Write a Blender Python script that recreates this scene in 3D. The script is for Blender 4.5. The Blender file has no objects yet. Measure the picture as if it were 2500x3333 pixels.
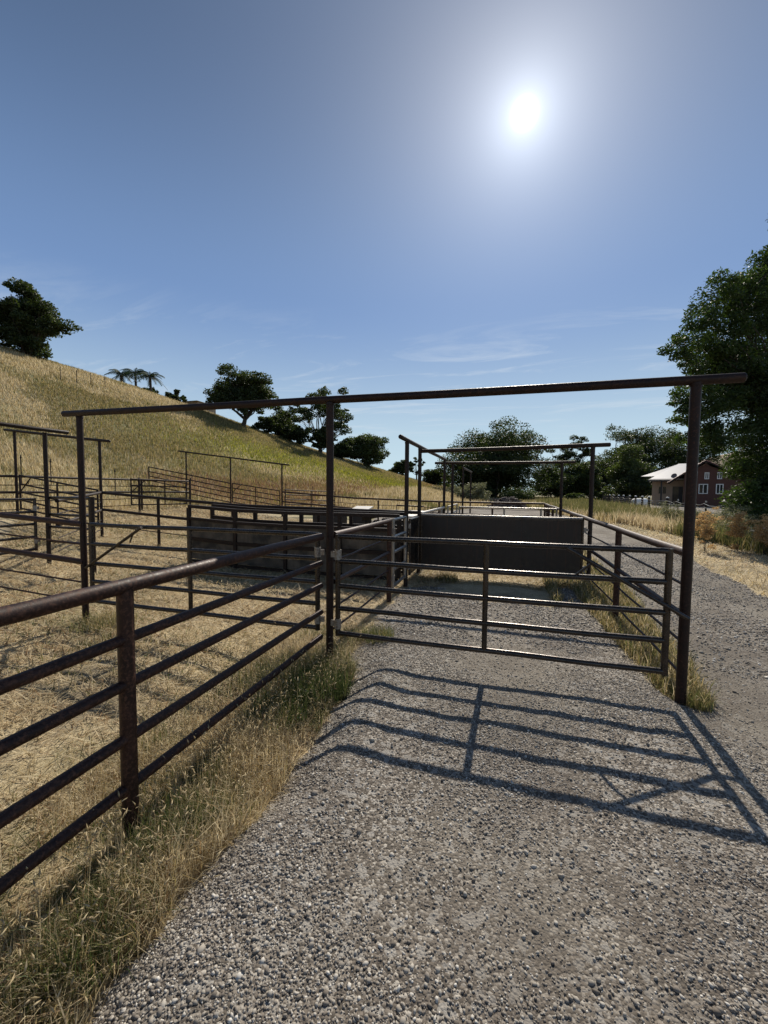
import bpy, math, random
import numpy as np
from mathutils import Vector, Matrix
R = math.radians
S = bpy.context.scene
# ------------------------------------------------------------------ camera, sky, sun
CAM = Vector((0, 0, 1.7)); YAW, PIT, ROL = R(16.764), R(3.126), R(.493)
fwd = Vector((-math.sin(YAW)*math.cos(PIT), math.cos(YAW)*math.cos(PIT), -math.sin(PIT)))
rgt = Vector((math.cos(YAW), math.sin(YAW), 0)); up = rgt.cross(fwd)
r2 = rgt*math.cos(ROL)+up*math.sin(ROL); u2 = -rgt*math.sin(ROL)+up*math.cos(ROL)
cd = bpy.data.cameras.new('camera'); cam = bpy.data.objects.new('camera', cd); S.collection.objects.link(cam)
m = Matrix((r2, u2, -fwd)).transposed().to_4x4(); m.translation = CAM; cam.matrix_world = m
cd.sensor_fit = 'VERTICAL'; cd.sensor_height = 36; cd.lens = 1320/3333*36; cd.clip_start = .05; cd.clip_end = 3000
S.camera = cam
SUN = Vector((.02, 1.1, .925)).normalized(); SUNEL = math.asin(SUN.z); SUNAZ = math.atan2(SUN.x, SUN.y)
S.view_settings.view_transform = 'Standard'; S.view_settings.look = 'None'
S.view_settings.exposure = 0.18; S.view_settings.gamma = 1
w = bpy.data.worlds.new('World'); S.world = w; w.use_nodes = True
class NT:
    def __init__(s, t): s.t = t; s.n = t.nodes; s.l = t.links
    def new(s, ty, ins={}, **kw):
        n = s.n.new(ty)
        for k, v in kw.items(): setattr(n, k, v)
        for k, v in ins.items():
            if isinstance(v, bpy.types.NodeSocket): s.l.new(v, n.inputs[k])
            else: n.inputs[k].default_value = v
        return n
    def math(s, op, a, b=0.0, c=0.0, clamp=False):
        n = s.new('ShaderNodeMath', {0: a, 1: b, 2: c}, operation=op); n.use_clamp = clamp; return n.outputs[0]
    def mix(s, f, a, b, bt='MIX'):
        n = s.new('ShaderNodeMix', data_type='RGBA', blend_type=bt)
        for i, v in ((0, f), (6, a), (7, b)):
            if isinstance(v, bpy.types.NodeSocket): s.l.new(v, n.inputs[i])
            else: n.inputs[i].default_value = v if i == 0 else (tuple(v)+(1,))[:4]
        return n.outputs[2]
    def ramp(s, f, stops):
        n = s.new('ShaderNodeValToRGB', {0: f}); e = n.color_ramp.elements
        while len(e) < len(stops): e.new(.5)
        for q, (p, c) in zip(e, stops): q.position = p; q.color = (tuple(c)+(1,))[:4] if not isinstance(c, (int, float)) else (c, c, c, 1)
        return n.outputs[0]
    def noise(s, vec, sc, det=3, rough=.55, dist=0.0):
        return s.new('ShaderNodeTexNoise', {'Vector': vec, 'Scale': sc, 'Detail': det, 'Roughness': rough, 'Distortion': dist}).outputs[0]
n = NT(w.node_tree); n.n.clear()
sky = n.new('ShaderNodeTexSky', sky_type='NISHITA', sun_disc=False, sun_elevation=SUNEL, sun_rotation=SUNAZ, altitude=100, air_density=1.0, dust_density=.25, ozone_density=2.0)
gen = n.new('ShaderNodeTexCoord').outputs['Generated']
dot = n.new('ShaderNodeVectorMath', {0: gen, 1: tuple(SUN)}, operation='DOT_PRODUCT').outputs['Value']
th = n.math('ARCCOSINE', n.math('MINIMUM', dot, 1.0))
def gauss(a, wd, p=2.0):
    return n.math('MULTIPLY', n.math('EXPONENT', n.math('MULTIPLY', n.math('POWER', n.math('DIVIDE', th, R(wd)), p), -1.0)), a)
core = gauss(14.0, .60, 2.0); g1 = gauss(.74, 2.7, 1.0); g2 = gauss(.21, 13.0, 1.1)
gl = n.math('ADD', n.math('ADD', core, g1), g2)
sp = n.new('ShaderNodeSeparateXYZ', {0: gen})
zc = n.math('MAXIMUM', sp.outputs[2], .03)
pv = n.new('ShaderNodeCombineXYZ', {0: n.math('DIVIDE', sp.outputs[0], zc), 1: n.math('DIVIDE', sp.outputs[1], zc), 2: 0.0}).outputs[0]
mp = n.new('ShaderNodeMapping', {'Vector': pv, 'Scale': (.55, 1.5, 1), 'Rotation': (0, 0, R(10)), 'Location': (3.3, 1.7, 0)}).outputs[0]
cl = n.math('MULTIPLY', n.noise(mp, 1.3, 9, .66, .9), n.math('ADD', n.noise(mp, .33, 2, .5), .5))
cl = n.ramp(cl, [(.50, 0.0), (.70, 1.0)])
band = n.math('MULTIPLY', n.new('ShaderNodeMapRange', {0: sp.outputs[2], 1: .09, 2: .16}).outputs[0], n.new('ShaderNodeMapRange', {0: sp.outputs[2], 1: .40, 2: .28}).outputs[0])
cl = n.math('MULTIPLY', n.math('MULTIPLY', cl, band), .45)
skc = n.mix(1.0, sky.outputs[0], (1.0,1.0,1.0), 'MULTIPLY')
mdf = n.new('ShaderNodeMapRange', {0: sp.outputs[2], 1: .76, 2: .30, 3: 0.0, 4: .85}, interpolation_type='SMOOTHSTEP').outputs[0]
skc = n.mix(mdf, skc, (3.0, 5.0, 9.2))
hzf = n.new('ShaderNodeMapRange', {0: sp.outputs[2], 1: .42, 2: -.02, 3: 0.0, 4: .95}, interpolation_type='SMOOTHSTEP').outputs[0]
skc = n.mix(hzf, skc, (9.2, 11.9, 13.0))
skc = n.mix(cl, skc, (10.5, 11.5, 12.5))
b1 = n.new('ShaderNodeBackground', {'Color': skc, 'Strength': .058})
b2 = n.new('ShaderNodeBackground', {'Color': (.86, .93, 1.0, 1), 'Strength': gl})
ad = n.new('ShaderNodeAddShader', {0: b1.outputs[0], 1: b2.outputs[0]})
n.new('ShaderNodeOutputWorld', {0: ad.outputs[0]})
sl = bpy.data.lights.new('sun', 'SUN'); sl.energy = 4.8; sl.angle = R(.53); sl.color = (1, .92, .79)
so = bpy.data.objects.new('sun', sl); S.collection.objects.link(so); so.rotation_euler = SUN.to_track_quat('Z', 'Y').to_euler()
S.cycles.max_bounces = 6; S.cycles.transparent_max_bounces = 6

# ------------------------------------------------------------------ helpers
rng = np.random.default_rng(7); random.seed(7)
COL = S.collection.objects
def tag(o, label=None, cat=None, group=None, kind=None):
    if label: o['label'] = label
    if cat: o['category'] = cat
    if group: o['group'] = group
    if kind: o['kind'] = kind
    return o
def empty(name, loc, label, cat, group=None, rz=0):
    o = bpy.data.objects.new(name, None); COL.link(o); o.location = loc; o.rotation_euler.z = rz; o.empty_display_size = .3
    bpy.context.view_layer.update()
    return tag(o, label, cat, group)
def link(name, me, mat, parent=None, smooth=False):
    if mat: me.materials.append(mat)
    if smooth: me.shade_smooth()
    o = bpy.data.objects.new(name, me); COL.link(o)
    if parent is not None:
        o.parent = parent
        o.matrix_parent_inverse = parent.matrix_world.inverted()
    return o
def npmesh(name, V, F, attrs={}):
    """V (n,3), F (m,k) all same k"""
    me = bpy.data.meshes.new(name); V = np.asarray(V, np.float32); F = np.asarray(F, np.int32); k = F.shape[1]
    me.vertices.add(len(V)); me.vertices.foreach_set('co', V.ravel())
    me.loops.add(F.size); me.loops.foreach_set('vertex_index', F.ravel())
    me.polygons.add(len(F)); me.polygons.foreach_set('loop_start', np.arange(0, F.size, k, dtype=np.int32))
    me.update(calc_edges=True)
    for a, v in attrs.items():
        at = me.attributes.new(a, 'FLOAT', 'POINT'); at.data.foreach_set('value', np.asarray(v, np.float32))
    return me
class MB:
    def __init__(s): s.v = []; s.f = []
    def add(s, V, F):
        b = len(s.v); s.v += [tuple(p) for p in V]; s.f += [tuple(i+b for i in f) for f in F]; return s
    def tube(s, pts, r, n=12, cap=True, round_end=False):
        pts = [Vector(p) for p in pts]; rs = r if isinstance(r, (list, tuple)) else [r]*len(pts)
        if round_end:
            q = []; rr = []
            d0 = (pts[1]-pts[0]).normalized(); d1 = (pts[-1]-pts[-2]).normalized()
            for k in (0, 25, 50, 72): q.append(pts[0]-d0*rs[0]*.6*math.cos(R(k))); rr.append(max(.15, math.sin(R(k)))*rs[0])
            q += pts; rr += rs
            for k in (72, 50, 25, 0): q.append(pts[-1]+d1*rs[-1]*.6*math.cos(R(k))); rr.append(max(.15, math.sin(R(k)))*rs[-1])
            pts, rs = q, rr
        V = []; d = (pts[1]-pts[0]).normalized(); a = d.orthogonal().normalized()
        if abs(d.z) < .9: a = d.cross(Vector((0, 0, 1))).normalized()
        for i, p in enumerate(pts):
            if 0 < i < len(pts)-1: t = (pts[i+1]-pts[i-1]).normalized()
            elif i == 0: t = d
            else: t = (pts[-1]-pts[-2]).normalized()
            a = (a - t*a.dot(t)).normalized(); b = t.cross(a)
            for k in range(n):
                c = 2*math.pi*k/n; V.append(p+(a*math.cos(c)+b*math.sin(c))*rs[i])
        F = [(i*n+k, i*n+(k+1) % n, (i+1)*n+(k+1) % n, (i+1)*n+k) for i in range(len(pts)-1) for k in range(n)]
        if cap: F += [tuple(range(n))[::-1], tuple(range((len(pts)-1)*n, len(pts)*n))]
        return s.add(V, F)
    def box(s, lo, hi, M=None):
        V = [Vector((x, y, z)) for x in (lo[0], hi[0]) for y in (lo[1], hi[1]) for z in (lo[2], hi[2])]
        if M is not None: V = [M @ v for v in V]
        return s.add(V, [(0, 1, 3, 2), (4, 6, 7, 5), (0, 4, 5, 1), (2, 3, 7, 6), (0, 2, 6, 4), (1, 5, 7, 3)])
    def bar(s, a, b, wd, ht):
        a = Vector(a); b = Vector(b); d = (b-a).normalized(); sd = d.cross(Vector((0, 0, 1)))
        if sd.length < .1: sd = Vector((1, 0, 0))
        sd.normalize(); u = sd.cross(d); V = []
        for p in (a, b):
            for i, j in ((-1, -1), (1, -1), (1, 1), (-1, 1)): V.append(p+sd*i*wd/2+u*j*ht/2)
        return s.add(V, [(3, 2, 1, 0), (4, 5, 6, 7), (0, 1, 5, 4), (1, 2, 6, 5), (2, 3, 7, 6), (3, 0, 4, 7)])
    def prism(s, pts, n0):
        """extrude polygon pts by vector n0"""
        k = len(pts); V = [Vector(p) for p in pts]+[Vector(p)+Vector(n0) for p in pts]
        F = [tuple(range(k))[::-1], tuple(range(k, 2*k))]+[(i, (i+1) % k, k+(i+1) % k, k+i) for i in range(k)]
        return s.add(V, F)
    def build(s, name, mat, parent=None, smooth=False):
        me = bpy.data.meshes.new(name); me.from_pydata([tuple(v) for v in s.v], [], s.f); me.update()
        o = link(name, me, mat, parent, False)
        if smooth:
            me.shade_smooth()
            sh = me.attributes.new('sharp_edge', 'BOOLEAN', 'EDGE') if 'sharp_edge' not in me.attributes else me.attributes['sharp_edge']
            import bmesh
            bm = bmesh.new(); bm.from_mesh(me)
            for e in bm.edges: e.smooth = not (len(e.link_faces) == 2 and e.calc_face_angle(0) > R(50))
            bmesh.ops.recalc_face_normals(bm, faces=bm.faces); bm.to_mesh(me); bm.free()
        else:
            import bmesh
            bm = bmesh.new(); bm.from_mesh(me); bmesh.ops.recalc_face_normals(bm, faces=bm.faces); bm.to_mesh(me); bm.free()
        return o
def wob(a, b, seg=6, amp=.004):
    a = Vector(a); b = Vector(b); L = (b-a).length; seg = max(1, min(seg, int(L/.5)))
    out = [a]
    for i in range(1, seg):
        t = i/seg; out.append(a.lerp(b, t)+Vector((random.uniform(-amp, amp), random.uniform(-amp, amp), random.uniform(-amp, amp)-.003)))
    return out+[b]
def pipe(name, a, b, r, mat, parent, n=12, round_end=False, amp=.004):
    return MB().tube(wob(a, b, 6, amp), r, n, True, round_end).build(name, mat, parent, True)

# ------------------------------------------------------------------ materials
def newmat(name, rough=.8, metal=0.0, spec=.5):
    m = bpy.data.materials.new(name); m.use_nodes = True; t = NT(m.node_tree)
    b = m.node_tree.nodes['Principled BSDF']; b.inputs['Roughness'].default_value = rough; b.inputs['Metallic'].default_value = metal
    b.inputs['Specular IOR Level'].default_value = spec
    t.pos = t.new('ShaderNodeNewGeometry').outputs['Position']; t.b = b; return m, t
def setc(t, c): t.l.new(c, t.b.inputs['Base Color'])
def bump(t, h, st=.3, d=.01):
    t.l.new(t.new('ShaderNodeBump', {'Height': h, 'Strength': st, 'Distance': d}).outputs[0], t.b.inputs['Normal'])
def metalmat(name, c1, c2, c3, rough, metal, nb=.35, spots=.58):
    m, t = newmat(name, rough, metal)
    if metal < .3: t.b.inputs['Specular IOR Level'].default_value = .28
    a = t.noise(t.pos, 9, 5, .6); b = t.noise(t.pos, 55, 4, .7); q = t.noise(t.pos, 240, 2, .6)
    c = t.mix(t.ramp(a, [(.35, 0.), (.65, 1.)]), c1, c2); c = t.mix(t.ramp(b, [(spots-.1, 0.), (spots+.06, 1.)]), c, c3); setc(t, c)
    rr = t.new('ShaderNodeMapRange', {0: b, 1: .3, 2: .7, 3: rough-.1, 4: rough+.2}).outputs[0]; t.l.new(rr, t.b.inputs['Roughness'])
    bump(t, t.math('ADD', b, t.math('MULTIPLY', q, .6)), nb, .002); return m
RUST = metalmat('rusty_pipe', (.016, .0068, .0052), (.034, .0135, .0092), (.085, .040, .026), .5, .1)
DARK = metalmat('dark_pipe', (.010, .007, .0065), (.020, .012, .0095), (.050, .029, .021), .5, .2)
FRAME = metalmat('frame_pipe', (.010, .0042, .0034), (.020, .0082, .006), (.055, .026, .018), .5, .1, .35, .62)
GATE = metalmat('gate_steel', (.036, .033, .032), (.065, .056, .050), (.10, .06, .04), .25, .8, .2, .66)
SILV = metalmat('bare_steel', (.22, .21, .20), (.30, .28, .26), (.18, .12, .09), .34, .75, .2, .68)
HING = metalmat('hinge_steel', (.30, .29, .27), (.22, .20, .18), (.16, .10, .07), .45, .5, .2)
m, t = newmat('steel_sheet', .5, .4); a = t.noise(t.pos, 3, 5, .65); b = t.noise(t.new('ShaderNodeMapping', {'Vector': t.pos, 'Scale': (9, 9, 1.2)}).outputs[0], 3, 4)
setc(t, t.mix(a, t.mix(b, (.010, .010, .011), (.040, .037, .035)), (.042, .028, .02))); c0 = t.b.inputs['Base Color'].links[0].from_socket; zz = t.new('ShaderNodeSeparateXYZ', {0: t.pos}).outputs[2]; mud = t.math('MULTIPLY', t.new('ShaderNodeMapRange', {0: zz, 1: .6, 2: .15}).outputs[0], t.ramp(t.noise(t.pos, 14, 5, .7), [(.45, 0.), (.6, 1.)]))
ru = t.ramp(t.noise(t.new('ShaderNodeMapping', {'Vector': t.pos, 'Scale': (16, 16, .7)}).outputs[0], 1.6, 5, .6), [(.56, 0.), (.68, .7)])
setc(t, t.mix(mud, t.mix(ru, c0, (.075, .035, .022)), (.06, .046, .033))); bump(t, a, .5, .01); SHEET = m
m, t = newmat('weathered_board', .8)
b = t.noise(t.new('ShaderNodeMapping', {'Vector': t.pos, 'Scale': (14, 14, 1.5)}).outputs[0], 2, 6, .7); a = t.noise(t.pos, 2.5, 5, .6)
setc(t, t.mix(t.ramp(a, [(.4, 0.), (.62, 1.)]), t.mix(b, (.075, .055, .038), (.19, .15, .105)), (.03, .024, .018))); bump(t, b, .4, .004); BOARD = m
def flat(name, c, rough=.8, metal=0.0, var=.25, sc=6):
    m, t = newmat(name, rough, metal); a = t.noise(t.pos, sc, 5, .65)
    setc(t, t.mix(a, tuple(x*(1-var) for x in c), tuple(x*(1+var) for x in c))); bump(t, a, .2, .01); return m
STUCCO = flat('tan_stucco', (.33, .24, .17), .9); REDW = flat('red_brown_stucco', (.105, .050, .038), .9)
WHITE = flat('white_paint', (.75, .74, .70), .6, 0, .06); BLACKP = flat('dark_trim', (.02, .018, .017), .6)
m, t = newmat('glass', .08, 0); t.b.inputs['Base Color'].default_value = (.02, .025, .03, 1); GLASS = m
SOLAR = flat('light_metal_roof', (.34, .34, .36), .5, .1, .12, 2); ROOFG = flat('grey_shingle', (.16, .15, .15), .8)
m, t = newmat('clay_tile', .6); a = t.noise(t.pos, 4, 4); setc(t, t.mix(a, (.16, .05, .035), (.30, .12, .085))); TILE = m
WOODP = flat('dark_post_wood', (.030, .022, .018), .85); BARK = flat('bark', (.055, .045, .036), .9, 0, .4, 5)
DECK = flat('pale_deck_metal', (.62, .58, .52), .5, .1, .12, 3); RUBBER = flat('black_rubber', (.02, .02, .02), .8)
STICK = flat('bleached_sticks', (.40, .37, .33), .85, 0, .3, 10); ROCKM = flat('brush_debris', (.12, .095, .085), .9, 0, .4, 3)
def leafmat(name, c1, c2, tr=.35, trc=None):
    m, t = newmat(name, .55, 0, .35); a = t.noise(t.pos, .55, 3); b = t.new('ShaderNodeAttribute', attribute_name='tint').outputs['Fac']
    c = t.mix(t.math('MULTIPLY', t.math('ADD', a, b), .5), c1, c2); setc(t, c)
    trn = t.new('ShaderNodeBsdfTranslucent', {'Color': t.mix(1.0, c, trc or (1.3, 1.5, .5), 'MULTIPLY')})
    mx = t.new('ShaderNodeMixShader', {0: tr, 1: t.b.outputs[0], 2: trn.outputs[0]})
    t.l.new(mx.outputs[0], m.node_tree.nodes['Material Output'].inputs[0]); return m
OAK = leafmat('oak_leaf', (.018, .028, .012), (.060, .080, .030), .36, (1.6, 1.7, .6))
SHRUBL = leafmat('shrub_leaf', (.030, .046, .018), (.095, .120, .045), .36, (1.4, 1.5, .6))
PEPPER = leafmat('big_tree_leaf', (.014, .026, .010), (.055, .088, .026), .38, (1.7, 1.8, .6))
GREYG = leafmat('grey_green_leaf', (.12, .13, .08), (.30, .30, .19), .35, (1.1, 1.1, .8))
ORANG = leafmat('dry_weed_leaf', (.38, .26, .13), (.60, .45, .25), .5, (1.1, 1.0, .8))
PALML = leafmat('palm_leaf', (.03, .05, .03), (.07, .09, .05), .2)
def grassmat(name, stops, tr=.5):
    m, t = newmat(name, .6, 0, .35); b = t.new('ShaderNodeAttribute', attribute_name='tint').outputs['Fac']
    c = t.ramp(b, stops); setc(t, c)
    trn = t.new('ShaderNodeBsdfTranslucent', {'Color': c}); mx = t.new('ShaderNodeMixShader', {0: tr, 1: t.b.outputs[0], 2: trn.outputs[0]})
    t.l.new(mx.outputs[0], m.node_tree.nodes['Material Output'].inputs[0]); return m
GREEN, DGREEN, OLIVE = (.085, .115, .030), (.050, .080, .022), (.16, .155, .055)
STRAW, PALE, RED, RUSTY = (.43, .32, .145), (.70, .60, .40), (.21, .125, .088), (.31, .18, .08)
YEL = (.34, .33, .035)
# tint scale: 0 deep green .. .25 olive .. .5 straw .. .75 pale .. 1 red-brown
GRASS = grassmat('grass', [(0., DGREEN), (.15, GREEN), (.32, OLIVE), (.48, STRAW), (.66, PALE), (.78, RUSTY), (.88, RED), (.97, YEL)])

SX=[0,5,8.5,10.5,13.4,16.2,18.6]; SZ=[0,0,.2,.33,.72,1.05,1.6]
CP=[]
for yy in (-12,-4,4,11,17):
    for a,b in zip(SX,SZ): CP.append((-a,yy,b))
    CP+= [(8,yy,0),(25,yy,0),(-27,yy,4.2),(-38,yy,9.5)]
CP+=[(-53.7,30.8,16.9),(-49.7,42.5,15.6),(-45.5,48.9,13.9),(-39.6,57,11.4),(-30.7,66,7.9),(-22.5,74.6,5.3),(-11.4,80,1.9)]
CP+=[(-56,12,17.5),(-56,-6,17),(-75,40,20),(-66,58,17),(-57,72,14),(-45,86,9.5),(-33,97,6),(-16,106,1.5),(-95,10,22),(-90,70,17)]
CP+=[(-6,30,.1),(-3,45,0),(-1,60,0),(0,75,0),(2,95,0),(-11,30,.9),(-9,45,1.0),(-10,60,1.3),(20,30,0),(20,60,0),(20,90,0),(45,40,0),(50,90,0),(-40,-25,10),(0,-25,0),(25,-25,0)]
CP=np.array(CP,float)
def _k(r2): return np.where(r2>1e-9,r2*np.log(np.maximum(r2,1e-9)),0)
n=len(CP);A=np.zeros((n+3,n+3));d=((CP[:,None,:2]-CP[None,:,:2])**2).sum(-1)
A[:n,:n]=_k(d)+np.eye(n)*8.0;A[:n,n]=1;A[:n,n+1:]=CP[:,:2];A[n,:n]=1;A[n+1:,:n]=CP[:,:2].T
W=np.linalg.solve(A,np.concatenate([CP[:,2],[0,0,0]]))
def sm(a,b,x):
    t=np.clip((x-a)/(b-a),0,1);return t*t*(3-2*t)
def gh(x,y):
    x=np.asarray(x,float);y=np.asarray(y,float);sh=x.shape;x=x.ravel();y=y.ravel();z=np.zeros(len(x))
    for i in range(0,len(x),20000):
        X=x[i:i+20000];Y=y[i:i+20000]
        r2=(X[:,None]-CP[None,:,0])**2+(Y[:,None]-CP[None,:,1])**2
        z[i:i+20000]=_k(r2)@W[:n]+W[n]+W[n+1]*X+W[n+2]*Y
    s=np.interp(-x,SX+[25],SZ+[3.3])
    near=sm(19,23,y)           # 0 in the pens, 1 beyond
    near=np.maximum(near,sm(15,21,-x)); near=np.maximum(near,sm(8,14,-y))
    z=z*near+s*(1-near)
    z=z*sm(1.5,7,-x+np.clip((y-20)*.02,0,1))
    z=np.maximum(z,0)
    far=1-sm(110,170,np.hypot(x,y)); z=z*far
    # gravel shoulder dropping into the grass
    xo=x; x=x+(.05*np.sin(1.9*y+.4)+.035*np.sin(5.1*y)+.02*np.sin(11.3*y+2))*(1-sm(5,8,y))
    z=z-.065*sm(-1.0,-1.36,x)*(1-sm(-1.9,-3.0,x))*(1-sm(3.2,4.2,y))
    z=z+.018*np.exp(-((x+.95)/.16)**2)*(1-sm(3.0,4.5,y))
    z=z+.065*sm(-1.42,-1.02,x)*sm(1.5,1.2,x)*(1-sm(3.6,5.0,y))
    return z.reshape(sh)

# ------------------------------------------------------------------ ground and zones
def pnoise(x, y, s, seed=0):
    """cheap smooth value noise"""
    r = np.random.default_rng(seed).random((64, 64)); u = (np.asarray(x)/s) % 64; v = (np.asarray(y)/s) % 64
    i = u.astype(int); j = v.astype(int); fu = u-i; fv = v-j; fu = fu*fu*(3-2*fu); fv = fv*fv*(3-2*fv)
    a = r[i % 64, j % 64]; b = r[(i+1) % 64, j % 64]; c = r[i % 64, (j+1) % 64]; d = r[(i+1) % 64, (j+1) % 64]
    return (a*(1-fu)+b*fu)*(1-fv)+(c*(1-fu)+d*fu)*fv
def fb(x, y, s, seed=0): return .55*pnoise(x, y, s, seed)+.3*pnoise(x, y, s/2.3, seed+1)+.15*pnoise(x, y, s/5, seed+2)
RX = [-6, 4, 8, 11, 17, 22, 27, 34, 46, 60]; RE = [4.6, 4.3, 4.1, 4.4, 5.0, 5.1, 4.6, 3.5, 1.7, -.5]
def road_right(y): return np.interp(y, RX, RE)
def f_gravel(x, y):
    nz = (fb(x, y, .8, 3)-.5)*.5
    ll = np.interp(y, [-6, 3.9, 5.2, 7.9, 8.3, 15.5, 16.6, 18, 26, 34, 46, 60], [-1.15, -1.3, -1.62, -1.65, -1.65, -1.65, -1.65, -6.5, -7.5, -4.5, -1.2, -4])
    g = sm(-.12, .12, x-ll+nz*np.where(y < 5, .9, .45)+.12*(pnoise(x, y, .13, 8)-.5))*sm(.15, -.15, x-road_right(y)+nz*.8)
    strip = sm(.42, .18, abs(x-np.interp(y, [3.4, 4.2, 6, 9, 16], [1.46, 1.46, 1.5, 1.6, 1.7]))+np.interp(y, [3.6, 4.6, 7], [.17, .05, -.12])+nz*.35)*sm(3.5, 3.9, y)*sm(17, 16, y)
    g = g*(1-strip)
    g = g*(1-sm(6.1, 6.7, y+nz*1.5)*sm(16.8, 16, y)*sm(1.6, 1.35, x)*sm(.38, .46, fb(x, y, 1.3, 9)+.05*(y-7)))
    dr = sm(10.6, 11.6, x+nz)*sm(70, 60, y)*sm(14, 20, y)*sm(40, 35, x); g = np.maximum(g, dr)
    g = np.where(y > 62, 0, g)
    return np.clip(g, 0, 1)
def f_yellow(x, y):
    # mustard in flower in a long belt on the lower slope
    ax, ay, bx, by = -27., 34., -10., 58.; L2 = (bx-ax)**2+(by-ay)**2; t_ = np.clip(((x-ax)*(bx-ax)+(y-ay)*(by-ay))/L2, 0, 1)
    d = np.hypot(x-ax-t_*(bx-ax), y-ay-t_*(by-ay)); return np.exp(-(d/(5.8+3.5*t_))**2)*sm(0, .25, t_+.12)*(.55+.85*fb(x, y, 5, 21))
def f_red(x, y, z): return sm(.25, .7, z)*sm(3.1, 1.9, z+1.2*(fb(x, y, 6, 31)-.5))*sm(17.5, 20, y)*sm(-2, -6, x)
def f_track(x, y):
    c = np.interp(y, [-5, 3, 8, 16, 26, 36, 50], [2.9, 2.9, 2.95, 3.3, 2.6, .8, -3])
    t_ = np.exp(-((x-c+.8+.1*np.sin(y*.4))/.33)**2)+np.exp(-((x-c-.8+.1*np.sin(y*.3))/.33)**2)
    t_ = t_*sm(1.7, 3.5, y)+np.exp(-(((x-.05)/.5)**2+((y-3.75)/1.3)**2))+.8*np.exp(-(((x-.2)/.7)**2+((y-1.6)/.5)**2))*.6
    return np.clip(t_*(.55+.9*fb(x, y, .7, 77)), 0, 1)
def warp(n0, a, L):
    t_ = np.linspace(-1, 1, n0); return L*np.sinh(a*t_)/np.sinh(a)
gx = warp(520, 6.2, 900)-.6; gy = warp(560, 6.0, 900)+2.0
XX, YY = np.meshgrid(gx, gy, indexing='ij'); xf, yf = XX.ravel(), YY.ravel(); zf = gh(xf, yf)
near_ = np.exp(-(np.hypot(xf, yf-2)/14)**2)
G_ = f_gravel(xf, yf)
zf2 = zf+near_*((fb(xf, yf, .5, 5)-.5)*.085*(1-.85*G_)+(pnoise(xf, yf, .12, 15)-.5)*.012)+(1-near_)*0
zf2 -= .02*(np.exp(-((xf-2.5)/.35)**2)+np.exp(-((xf-3.9)/.35)**2))*sm(-5, 3, yf)*G_   # wheel tracks
nx, ny = len(gx), len(gy); I = np.arange(nx*ny).reshape(nx, ny)
F = np.stack([I[:-1, :-1], I[1:, :-1], I[1:, 1:], I[:-1, 1:]], -1).reshape(-1, 4)
hillw = np.clip(sm(-13.5, -16.5, xf)+sm(17.6, 20, yf)*(1-sm(60, 200, xf)), 0, 1)
me = npmesh('ground', np.stack([xf, yf, zf2], -1), F, dict(gravel=G_, hill=hillw, yellow=f_yellow(xf, yf), red=f_red(xf, yf, zf), track=f_track(xf, yf)))
m, t = newmat('ground', .95, 0, .2)
at = lambda a: t.new('ShaderNodeAttribute', attribute_name=a).outputs['Fac']
# gravel
vor = t.new('ShaderNodeTexVoronoi', {'Vector': t.pos, 'Scale': 95.0}); vor2 = t.new('ShaderNodeTexVoronoi', {'Vector': t.pos, 'Scale': 28.0})
sepc = t.new('ShaderNodeSeparateColor', {0: vor.outputs['Color']}).outputs[0]; sep2 = t.new('ShaderNodeSeparateColor', {0: vor2.outputs['Color']}).outputs[0]
big = t.noise(t.pos, .9, 5, .6); fine = t.noise(t.pos, 180, 2)
gc = t.ramp(sepc, [(0, (.055, .046, .038)), (.35, (.12, .102, .085)), (.7, (.23, .20, .168)), (.97, (.52, .48, .42))])
gc = t.mix(t.math('GREATER_THAN', sep2, .82), gc, (.34, .32, .29))
dust = t.mix(fine, (.135, .118, .096), (.26, .232, .19))
gc = t.mix(t.math('ADD', t.math('MULTIPLY', t.ramp(big, [(.44, .06), (.66, .5)]), .9), t.math('MULTIPLY', at('track'), .6), clamp=True), gc, dust)
big2 = t.noise(t.pos, .6, 5, .7); gc = t.mix(t.ramp(big2, [(.46, 0.), (.6, .55)]), gc, (.095, .078, .065))
# straw litter
ms = t.new('ShaderNodeMapping', {'Vector': t.pos, 'Scale': (14, 45, 20), 'Rotation': (0, 0, .6)}).outputs[0]; ms2 = t.new('ShaderNodeMapping', {'Vector': t.pos, 'Scale': (50, 12, 20), 'Rotation': (0, 0, .3)}).outputs[0]
s1 = t.noise(ms, 2.2, 5, .7, 1.5); s2 = t.noise(ms2, 2.2, 5, .7, 1.5); patch = t.noise(t.pos, .7, 5, .65)
sc = t.ramp(t.math('MAXIMUM', s1, s2), [(.42, (.09, .065, .035)), (.50, (.34, .27, .16)), (.60, (.62, .52, .34)), (.75, (.80, .70, .50))])
sc = t.mix(t.ramp(patch, [(.50, 0.), (.62, .85)]), sc, t.mix(s2, (.10, .08, .055), (.26, .215, .15)))
patch2 = t.noise(t.pos, .45, 4, .6); sc = t.mix(t.ramp(patch2, [(.55, 0.), (.68, .6)]), sc, (.12, .13, .05))
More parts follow.
